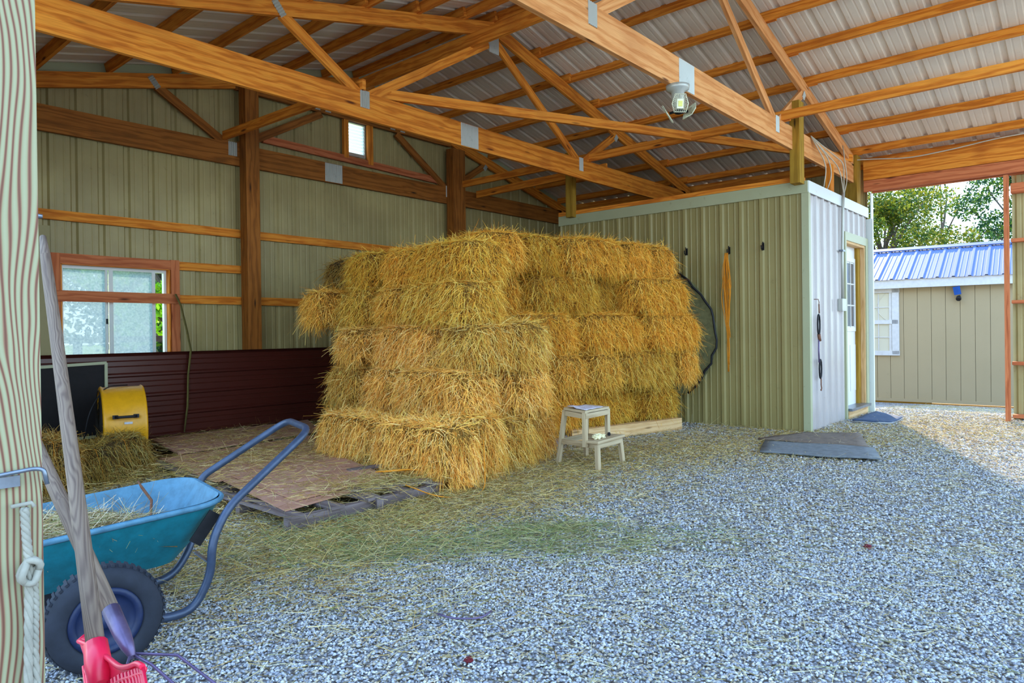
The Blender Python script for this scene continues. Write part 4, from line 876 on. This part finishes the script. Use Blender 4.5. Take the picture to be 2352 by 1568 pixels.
# ---------------------------------------------------------------- leaning tools
mf = empty('manure_fork', (.45, 1.3, .05), label='fork with bright pink plastic head and grey wooden handle, leaning foremost', cat='fork')
h0, h1 = Vector((.427, 1.334, .545)), Vector((.66, 2.47, 1.40))
part('shaft', 'tool_wood', mf, lambda m: m.tube([h0.lerp(h1, t)+Vector((0, 0, .012*math.sin(math.pi*t))) for t in [k/12 for k in range(13)]], [.0150]*11+[.014, .009], 14))
dd = (h0-h1).normalized()
TT = [(.454, 1.515, .506), (.45, 1.444, .519), (.436, 1.354, .539), (.43, 1.285, .549), (.422, 1.218, .56), (.42, 1.174, .574), (.421, 1.143, .588), (.421, 1.12, .59)]
BB = [(.457, 1.497, .453), (.446, 1.418, .469), (.433, 1.326, .495), (.425, 1.259, .516), (.416, 1.194, .548), (.416, 1.157, .564), (.418, 1.131, .576), (.42, 1.114, .582)]
def cr(L, t):
    f = t*(len(L)-1); i = min(int(f), len(L)-2); f -= i; g = lambda k: Vector(L[max(0, min(len(L)-1, k))])
    p0, p1, p2, p3 = g(i-1), g(i), g(i+1), g(i+2); return .5*((2*p1)+(p2-p0)*f+(2*p0-5*p1+4*p2-p3)*f*f+(3*p1-p0-3*p2+p3)*f**3)
hm = MB(); hm.grid([[cr(TT, k/28), cr(TT, k/28).lerp(cr(BB, k/28), .5)+Vector((.004, .003, 0)), cr(BB, k/28)] for k in range(29)])
hm.tube([cr(TT, k/28) for k in range(29)], .0045, 8); hm.tube([cr(BB, k/28) for k in range(29)], .003, 8)
hm.grid([[Vector((.454, 1.515, .506)), Vector((.494, 1.591, .488)), Vector((.50, 1.60, .46))], [Vector((.45, 1.46, .516)), Vector((.486, 1.53, .498)), Vector((.49, 1.54, .47))]])
hm.tube([Vector((.454, 1.515, .506)), Vector((.494, 1.591, .488)), Vector((.486, 1.53, .499))], .004, 8)
hm.tube([h0-dd*.02, h0+dd*.02, h0+dd*.06], [.019, .021, .015], 12); me = hm.build('head', 'pink', None, mf.location); me.parent = mf; me.location = (0, 0, 0); me.modifiers.new('t', 'SOLIDIFY').thickness = .0035
for k in range(19):
    b0 = cr(BB, k/18); m = MB(); m.tube([b0-dd*.01, b0+dd*.10, b0+dd*.22+Vector((.01, 0, 0)), b0+dd*.34+Vector((.03, .02, .0))], [.0034, .003, .0026, .002], 6); q = m.build('tine', 'pink', None, mf.location); q.parent = mf; q.location = (0, 0, 0)
part('screw', 'zinc', mf, lambda m: m.lathe(Vector((.434, 1.350, .527)), Vector((-.3, -.9, .2)), [(0, .0), (0, .006), (.004, .005), (.005, 0)], 8))
pf = empty('pitchfork', (.53, 1.4, .3), label='pitchfork with brown wooden handle and thin purple-grey tines behind the pink fork', cat='fork')
g0, g1 = Vector((.525, 1.47, .485)), Vector((.53, 2.10, .84))
gd = (g0-g1).normalized()
part('shaft', 'tool_wood', pf, lambda m: m.tube([g0-gd*.05, g0-gd*.45, g1, g1-gd*.30], [.0155, .0165, .0160, .012], 14)); part('ferrule', 'tine_metal', pf, lambda m: m.tube([g0-gd*.10, g0-gd*.03, g0, g0+gd*.03], [.0170, .0155, .0125, .006], 14))
for k in range(3):
    s = (k-1)*.055; part('tine', 'tine_metal', pf, lambda m: m.tube([g0+gd*.02, g0+gd*.05+Vector((s*.9+.02, -.02, .0)), g0+gd*.14+Vector((s+.05, -.05, .0)), g0+gd*.26+Vector((s+.06, -.10, -.07)), g0+gd*.36+Vector((s+.04, -.12, -.20))], .0030, 8))

# ---------------------------------------------------------------- foreground post with rope and hook
fp = lone('timber_post', 'post_wood', 'big pale green treated post with knots filling the near left', 'post', lambda m: m.board((.232, 1.22, 0), (.232, 1.22, 3.2), .14, .14, (0, 1, 0)), (.232, 1.22, 0))
hk = empty('wire_hook', (.27, 1.13, .9), label='bent galvanised wire hook fixed across the foreground post', cat='hook')
part('wire', 'zinc', hk, lambda m: m.tube(arc([(.20, 1.135, .904), (.288, 1.135, .911), (.299, 1.13, .909), (.302, 1.128, .888)], 5, .012), .0030, 8)); part('bracket', 'zinc', hk, lambda m: m.box((.19, 1.143, .888), (.274, 1.149, .903)))
lone('screw_eye', 'zinc', 'shiny screw tip sticking out of the right side of the foreground post', 'screw', lambda m: m.tube([(.300, 1.17, 1.268), (.312, 1.168, 1.268)], [.004, .003], 8), (.30, 1.17, 1.268))
rp_ = empty('rope', (.28, 1.13, .6), label='white braided rope with a knot hanging on the foreground post', cat='rope')
def braid(m, pts, r):
    pts = [Vector(p) for p in pts]; n = 60
    def at(t):
        f = t*(len(pts)-1); i = min(int(f), len(pts)-2); return pts[i].lerp(pts[i+1], f-i)
    for s in range(3):
        m.tube([at(k/n)+Vector((math.cos(k*.85+s*2.094), .8*math.sin(k*.85+s*2.094), 0))*r*.45 for k in range(n+1)], r*.62, 6)
part('loop_end', 'rope_white', rp_, lambda m: m.tube([(.262, 1.14, .862), (.285, 1.136, .864), (.288, 1.134, .858)], .003, 6))
part('strand', 'rope_white', rp_, lambda m: braid(m, [(.277, 1.136, .858), (.278, 1.135, .82), (.281, 1.134, .78), (.279, 1.132, .72), (.277, 1.13, .64), (.275, 1.13, .50), (.27, 1.13, .3)], .0058))
part('strand', 'rope_white', rp_, lambda m: braid(m, [(.286, 1.136, .775), (.287, 1.135, .72), (.285, 1.134, .66), (.288, 1.132, .56), (.285, 1.132, .32)], .0058))
part('knot', 'rope_white', rp_, lambda m: m.tube([(.281+.010*math.cos(t)*(1+.3*math.sin(2*t)), 1.130-.006*math.sin(t*1.5), .771+.016*math.sin(t)) for t in [k*4*math.pi/30 for k in range(31)]], .0048, 8))
for s in range(14):
    part('frayed_end', 'rope_white', rp_, lambda m: m.tube([(.272+random.uniform(-.004, .018), 1.13, .62), (.27+random.uniform(-.01, .03), 1.128, .55), (.272+random.uniform(-.012, .034), 1.128, .48)], .0012, 4))

# ---------------------------------------------------------------- shed across the yard
P_l, P_r = Vector((13.60, 3.29, -.23)), Vector((13.75, 1.35, -.23))
sv_ = (P_r-P_l).normalized(); nv_ = Vector((-sv_.y, sv_.x, 0));
if nv_.x < 0: nv_ = -nv_
shed = empty('garden_shed', (14.5, 2.3, -.23), label='beige garden shed with blue metal roof seen through the doorway', cat='shed')
def sp_(u, d, z): return P_l+sv_*u+nv_*d+Vector((0, 0, z))
U0, U1, GR = -2.6, 2.16, .2083
k = 0; u = 1.96
bounds = []
while u > U0: bounds.append(u); u -= GR
bounds = [U1]+bounds+[U0]
for a, b in zip(bounds[:-1], bounds[1:]):
    part('siding_board', 'shed_siding', shed, lambda m: m.board(sp_((a+b)/2, .012, .07), sp_((a+b)/2, .012, 2.06), .024, abs(a-b)-.006, sv_))
part('backing', 'shed_siding', shed, lambda m: m.board(sp_(U0+.01, .03, 1.06), sp_(U1-.01, .03, 1.06), .02, 1.98))
part('end_wall', 'shed_siding', shed, lambda m: (m.board(sp_(U1-.02, .02, 1.04), sp_(U1-.02, 3.0, 1.04), .03, 2.0), m.board(sp_(U0+.02, .02, 1.04), sp_(U0+.02, 3.0, 1.04), .03, 2.0)))
part('base_trim', 'shed_siding', shed, lambda m: m.board(sp_(U0, -.012, .05), sp_(U1, -.012, .05), .03, .05))
part('skid', 'pine_treated', shed, lambda m: (m.board(sp_(U0+.05, .06, -.03), sp_(.9, .06, -.03), .1, .11), m.board(sp_(.9, .08, -.045), sp_(U1-.05, .08, -.05), .1, .11)))
part('fascia', 'white_paint', shed, lambda m: m.board(sp_(U0-.1, -.10, 2.08), sp_(U1+.15, -.10, 2.08), .025, .15)); part('soffit', 'white_paint', shed, lambda m: m.board(sp_(U0-.1, -.04, 2.07), sp_(U1+.15, -.04, 2.07), .11, .01))
part('corner_board', 'white_paint', shed, lambda m: m.board(sp_(U1-.01, -.01, .02), sp_(U1-.01, -.01, 2.05), .02, .08, sv_))
RUN, RISE = 1.62, .66
dsl = (nv_*RUN+Vector((0, 0, RISE))); nrm = Vector((0, 0, 1))*RUN-nv_*RISE; nrm.normalize()
a = U0-.15
while a < U1+.18:
    b = min(a+.9144, U1+.18); pr = profile(a, b, .11, .022, .007)
    m = MB(); m.grid([[sp_(u, -.14, 2.15)+dsl*t+nrm*h for t in (0, .5, 1)] for u, h in pr], sm=False); q = m.build('roof_panel', 'shed_roof', None, shed.location); q.parent = shed; q.location = (0, 0, 0); a += .9144
part('roof_back', 'shed_roof', shed, lambda m: m.face([sp_(U0-.15, -.14+RUN, 2.15+RISE), sp_(U1+.18, -.14+RUN, 2.15+RISE), sp_(U1+.18, -.14+2*RUN, 2.15), sp_(U0-.15, -.14+2*RUN, 2.15)]))
part('ridge_cap', 'shed_roof', shed, lambda m: m.board(sp_(U0-.15, -.20+RUN, 2.165+RISE), sp_(U1+.18, -.20+RUN, 2.165+RISE), .16, .02, nrm))
sw = part('window_frame', 'white_paint', shed, lambda m: ([m.board(sp_(a, -.012, z0), sp_(b, -.012, z1), .03, w) for a, z0, b, z1, w in ((-.42, 1.98, .44, 1.98, .09), (-.42, .87, .44, .87, .08), (-.40, 1.42, .42, 1.42, .07))], [m.board(sp_(a, -.012, .85), sp_(a, -.012, 2.0), .11, .03, nv_) for a in (-.38, .38)], m.board(sp_(.30, -.006, .9), sp_(.30, -.006, 1.95), .04, .02, nv_)))
part('pane', 'shed_glass', shed, lambda m: (m.board(sp_(-.34, .0, 1.68), sp_(.33, .0, 1.68), .006, .5)), 'upper window pane with a drawn curtain'); part('pane', 'shed_glass', shed, lambda m: m.board(sp_(-.34, .0, 1.15), sp_(.33, .0, 1.15), .006, .5))
part('curtain', 'curtain', shed, lambda m: (m.tube([sp_(.22-.14*math.sin(math.pi*k/8), -.006, 1.46+.46*k/8) for k in range(9)], .006, 5), m.tube([sp_(-.1+.14*math.sin(math.pi*k/8), -.006, 1.46+.46*k/8) for k in range(9)], .006, 5)))
part('muntin', 'white_paint', shed, lambda m: ([m.board(sp_(a, -.008, .92), sp_(a, -.008, 1.92), .012, .012, nv_) for a in (-.11, .11)], m.board(sp_(-.34, -.008, 1.15), sp_(.33, -.008, 1.15), .012, .012), m.board(sp_(-.34, -.008, 1.68), sp_(.33, -.008, 1.68), .012, .012)))
fl_ = part('flood_light', 'lamp_blue', shed, lambda m: (m.board(sp_(1.31, -.06, 1.86), sp_(1.29, -.10, 1.99), .10, .03, nv_)), 'blue solar flood light')
m = MB(); m.lathe(sp_(1.32, -.06, 1.80), Vector((-1, -.1, -.4)), [(-.05, .0), (-.05, .03), (.04, .04), (.05, .032), (.045, .01), (.045, 0)], 14); q = m.build('lamp_head', 'iron', None, shed.location); q.parent = fl_; q.location = (0, 0, 0)

# ---------------------------------------------------------------- trees, fence, hedge beyond
def tree(x, y, h, r, label, cols, seed, nl=9000, trunk=.18, leaf=.085, z0=-.3, low=.35, squash=1.0, blobs=26):
    rs = np.random.RandomState(seed); random.seed(seed); t = empty('tree', (x, y, z0), label=label, cat='tree')
    top = []; m = MB()
    m.tube([(x+random.uniform(-.06, .06)*k, y+random.uniform(-.06, .06)*k, z0+h*.85*k/6) for k in range(7)], [trunk*(1-.13*k) for k in range(7)], 8)
    cl = []
    for k in range(blobs):
        a = rs.uniform(0, 6.28); zz = rs.uniform(low, 1.0); rad = r*math.sqrt(max(.05, 1-((zz-.55)/.5)**2))*rs.uniform(.3, 1)
        c = (x+rad*math.cos(a), y+rad*math.sin(a)*squash, z0+h*zz); cl.append((c, rs.uniform(.12, .26)*r*1.6))
        m.tube([(x, y, z0+h*max(.2, zz-.3)), (x+rad*.5*math.cos(a), y+rad*.5*math.sin(a)*squash, z0+h*(zz-.12)), c], [trunk*.3, trunk*.16, .02], 5)
    q = m.build('trunk', 'bark', None, t.location); q.parent = t; q.location = (0, 0, 0)
    ci = rs.randint(len(cl), size=nl); C0 = np.array([cl[i][0] for i in ci]); Rr = np.array([cl[i][1] for i in ci])
    d = rs.normal(size=(nl, 3)); d /= np.linalg.norm(d, axis=1)[:, None]
    P = C0+d*(Rr*rs.uniform(.25, 1, nl)**.6)[:, None]*np.array([1, 1, .7])
    a = rs.normal(size=(nl, 3)); a /= np.linalg.norm(a, axis=1)[:, None]; b = np.cross(a, rs.normal(size=(nl, 3))); b /= np.linalg.norm(b, axis=1)[:, None]
    s = (leaf*rs.uniform(.6, 1.3, nl))[:, None]
    V = np.stack([P-a*s, P+b*s*.5, P+a*s, P-b*s*.5], 1).reshape(-1, 3); Fc = np.arange(nl*4).reshape(-1, 4)
    tone = cols[rs.randint(len(cols), size=nl)]*rs.uniform(.7, 1.2, (nl, 1))
    q = quickmesh('foliage', V-np.array(t.location), Fc, np.repeat(tone, 4, 0), ['leaves'], None, t); q['kind'] = 'stuff'
    return t
GR1 = np.array([L3(80, 100, 24), L3(122, 128, 24), L3(52, 78, 28), L3(140, 134, 36)]); GR2 = np.array([L3(40, 78, 40), L3(70, 108, 40), L3(100, 126, 34), L3(30, 62, 44)])
tree(23.0, 5.2, 5.5, 2.3, 'dense yellow-green tree left of the others above the shed roof', GR1, 5, 30000, blobs=30, leaf=.05)
tree(26.6, 1.9, 8.4, 1.9, 'tall green tree with a dark trunk rising in the middle of the doorway view', GR2, 8, 16000, blobs=22, leaf=.055)
tree(31, 5.0, 7.6, 2.2, 'thin open tree showing bare branches between the two fuller trees', GR2, 15, 5000, blobs=20, leaf=.055, trunk=.12)
tree(25.5, -.9, 7.8, 2.1, 'green tree cut off by the right side of the doorway', GR2, 21, 13000, blobs=18, leaf=.055)
tree(23.5, 9.6, 5.6, 2.6, 'yellow-green tree mostly hidden behind the white door wall', GR1, 31, 6000, blobs=22, leaf=.10)
tree(4.0, 18.5, 6.2, 2.6, 'leafy tree seen through the left pane of the gable window', GR2, 41, 22000, leaf=.06, z0=-.06)
tree(7.0, 16.0, 5.2, 1.7, 'bright green tree seen through the open strip of the gable window', np.array([L3(150, 200, 30), L3(190, 220, 50), L3(110, 170, 40)]), 47, 9000, leaf=.08, z0=-.06, low=.18)
tree(10.5, 26, 7.5, 4.0, 'far hedge-like tree closing the view behind the paddock fence', GR2, 51, 8000, leaf=.14, z0=-.06, low=.1)
tree(1.5, 27, 7.5, 4.0, 'far spreading tree behind the left part of the paddock fence', GR2, 57, 8000, leaf=.14, z0=-.06, low=.1)
fe = empty('paddock_fence', (6, 14.5, -.06), label='dark wooden paddock fence on the grass beyond the gable window', cat='fence')
for i in range(7): part('post', 'slab_dark', fe, lambda m: m.board((0.6+i*1.9, 14.5, -.06), (.6+i*1.9, 14.5, 1.15), .12, .12, (0, 1, 0)))
for z in (.35, .7, 1.05):
    for i in range(6): part('rail', 'slab_dark', fe, lambda m: m.board((.6+i*1.9, 14.44, z), (2.5+i*1.9, 14.44, z), .03, .12))

# ---------------------------------------------------------------- gravel stones (one countless body) and loose straw
ICO = None
def stones(name, pts, size, cols):
    n = len(pts); t = np.array([[0, 0, 1], [.94, 0, .1], [.29, .9, -.1], [-.76, .55, .15], [-.76, -.55, -.1], [.29, -.9, .12], [0, 0, -.8]])
    fi = [(0, 1, 2), (0, 2, 3), (0, 3, 4), (0, 4, 5), (0, 5, 1), (6, 2, 1), (6, 3, 2), (6, 4, 3), (6, 5, 4), (6, 1, 5)]
    ang = np.random.rand(n)*6.28; ca, sa = np.cos(ang), np.sin(ang)
    V = np.tile(t, (n, 1, 1))*(1+np.random.uniform(-.3, .3, (n, 7, 3)))
    V *= (size[:, None]*np.stack([np.random.uniform(.7, 1.25, n), np.random.uniform(.6, 1., n), np.random.uniform(.45, .8, n)], 1).T[:, :, None].T.reshape(n, 1, 3)) if False else (size[:, None]*np.stack([np.random.uniform(.7, 1.25, n), np.random.uniform(.6, 1., n), np.random.uniform(.45, .8, n)], 1))[:, None, :]
    x = V[:, :, 0]*ca[:, None]-V[:, :, 1]*sa[:, None]; y = V[:, :, 0]*sa[:, None]+V[:, :, 1]*ca[:, None]
    tilt = np.random.uniform(-.6, .6, n)[:, None]; z = V[:, :, 2]+x*np.sin(tilt)
    P = np.stack([x, y, z], 2)+pts[:, None, :]; F_ = (np.array(fi)[None]+np.arange(n)[:, None, None]*7).reshape(-1, 3)
    return quickmesh(name, P.reshape(-1, 3), F_, np.repeat(cols, 7, 0), ['stones'], None, floor)
def sample(n, fn, far=0):
    """uniform over a wedge the lens can see (plus a margin), thinned by distance"""
    out = []
    while len(out) < n:
        k = n*2; x = np.random.uniform(.2, 13.4, k); y = np.random.uniform(-.9, 7, k)
        dep = x*Fv.x+y*Fv.y; lat = x*Rv.x+y*Rv.y
        ok = (dep > 1.9) & (np.abs(lat) < dep*.80+.3) & fn(x, y, dep); out += list(zip(x[ok], y[ok]))
    return np.array(out[:n])
inroom = lambda x, y: ((x > 7.5) & (y > 2.42)) | (x > 13.55)
hayzone = lambda x, y: ((x > 4.0) & (y > 4.0) & (x < 7.5)) | ((x > 2.3) & (y > 4.7)) | (x > 7.5) & (y > 2.42)
SC = np.array([L3(186, 188, 196), L3(160, 162, 172), L3(208, 206, 206), L3(136, 136, 144), L3(180, 166, 146)])
def mk(n, fn, s0, s1):
    p = sample(n, fn); c = SC[np.random.randint(len(SC), size=n)]*np.random.uniform(.75, 1.1, (n, 1)); s = np.random.uniform(s0, s1, n)
    return np.c_[p, gz(p[:, 0])+s*.25], s, c
sets = [mk(62000, lambda x, y, d: (d < 3.4) & ~hayzone(x, y), .0045, .0095), mk(56000, lambda x, y, d: (d >= 3.4) & (d < 5.6) & ~hayzone(x, y), .006, .012), mk(34000, lambda x, y, d: (d >= 5.6) & ~hayzone(x, y) & ~inroom(x, y), .009, .016)]
gv = stones('gravel', np.concatenate([s[0] for s in sets]), np.concatenate([s[1] for s in sets]), np.concatenate([s[2] for s in sets])); gv['kind'] = 'stuff'
# larger single stones
def straw(name, centers, cols, label, ln=(.04, .15), wd=(.0016, .0032), flat=.16, z=None):
    P = []
    for (cx, cy, sx, sy, rot, n, z0) in centers:
        a = np.random.normal(size=(n, 2))*np.array([sx, sy]); c, s = math.cos(rot), math.sin(rot)
        P.append(np.c_[cx+a[:, 0]*c-a[:, 1]*s, cy+a[:, 0]*s+a[:, 1]*c, np.full(n, z0)])
    P = np.concatenate(P); bad = inroom(P[:, 0], P[:, 1]); P = P[~bad]; n = len(P); P[:, 2] += gz(P[:, 0])+np.random.uniform(.008, .022, n)
    d = np.random.normal(size=(n, 3))*np.array([1, 1, flat]); c = cols[np.random.randint(len(cols), size=n)]*np.random.uniform(.75, 1.15, (n, 1))
    o = ribbons(name, P, d, np.random.uniform(ln[0], ln[1], n), np.random.uniform(wd[0], wd[1], n), c, 'straw'); tag(o, label, 'straw', kind='stuff'); return o
GS = np.array([L3(214, 184, 110), L3(190, 154, 84), L3(230, 208, 150), L3(150, 140, 74), L3(140, 104, 56)])
straw('loose_straw', [(1.9, 3.6, .45, .55, .5, 5000, 0), (1.6, 2.9, .3, .6, .3, 2200, 0), (2.5, 3.1, .55, .25, .2, 3600, 0), (2.4, 4.4, .5, .55, 0, 1800, .115), (3.0, 5.3, .6, .4, 0, 3600, .11), (3.3, 6.5, .6, .3, 0, 1800, .115), (1.7, 5.0, .5, .5, 0, 5200, 0), (3.3, 3.55, .35, .4, 0, 4200, .01), (2.85, 3.68, .25, .16, 0, 1500, .11), (3.6, 4.5, .25, .6, .2, 3600, .05),
    (4.0, 3.2, .6, .22, .1, 3200, 0), (5.0, 3.6, .8, .25, -.2, 3400, 0), (6.6, 3.2, .7, .4, -.3, 1700, 0), (7.2, 2.9, .12, .6, 0, 700, 0)], GS, 'golden loose straw spread around the foot of the hay stack and pallets')
straw('loose_grass', [(2.75, 2.25, .5, .15, -.85, 1700, 0), (3.0, 2.35, .2, .08, -.7, 600, 0), (2.2, 2.7, .25, .1, -.8, 500, 0), (2.1, 2.9, .35, .2, -.4, 700, 0), (2.2, 3.3, .3, .15, -.2, 900, 0)], np.array([L3(120, 138, 84), L3(156, 160, 100), L3(190, 178, 124), L3(140, 130, 84)]), 'greenish hay strewn in a band over the gravel in mid yard', ln=(.06, .2))
pl = sample(24000, lambda x, y, d: ~hayzone(x, y) & ~inroom(x, y)); n = len(pl)
P = np.c_[pl, gz(pl[:, 0])+np.random.uniform(.008, .02, n)]; d = np.random.normal(size=(n, 3))*np.array([1, 1, .08])
o = ribbons('straw_bits', P, d, np.random.uniform(.03, .16, n), np.random.uniform(.0014, .003, n), np.array([L3(206, 190, 140), L3(170, 150, 96), L3(226, 214, 176), L3(150, 150, 110)])[np.random.randint(4, size=n)]*np.random.uniform(.75, 1.1, (n, 1)), 'straw'); tag(o, 'sparse pale straw bits scattered all over the open gravel', 'straw', kind='stuff')
straw('chaff', [(5.4, 2.9, .9, .35, -.3, 12000, 0), (7.0, 2.2, .9, .5, -.3, 9000, 0), (8.8, 1.2, .9, .6, -.3, 6000, 0), (3.2, 2.9, .8, .3, -.3, 7000, 0)], GS, 'fine golden chaff dusting the gravel from the stool to the doorway', ln=(.012, .045), wd=(.0022, .005))
# straw spilling from the dull bales and dirt patch under the left corner
dp = MB(); dp.grid([[(.9+3.2*i/16+.1*noise.noise(Vector((i, j, 0))*.7), 4.1+3.1*j/16+.25*noise.noise(Vector((i*.5, 2, j*.4))), .004+.012*abs(noise.noise(Vector((i*.4, j*.4, 3))))) for j in range(17)] for i in range(17)]); q = dp.build('dirt_patch', 'dirt', None); q.parent = floor; q['kind'] = 'stuff'
blob('leaf_clump', 'leaf_red', 'dark red crushed leaf on the gravel in the near middle', 'leaf', (1.62, 1.62, .012), .013, seed=4, amp=.8)
blob('leaf_clump', 'leaf_red', 'small dark red leaf on the gravel towards the right', 'leaf', (3.72, .93, .012), .016, seed=6, amp=.8)
lone('black_cord', 'tine_metal', 'short curved grey cord lying on the gravel in the foreground', 'cord', lambda m: m.tube(arc([(1.80, 1.98, .02), (1.80, 1.88, .022), (1.87, 1.80, .022), (1.95, 1.82, .02)], 6, .05), .004, 6), (1.85, 1.85, .0))
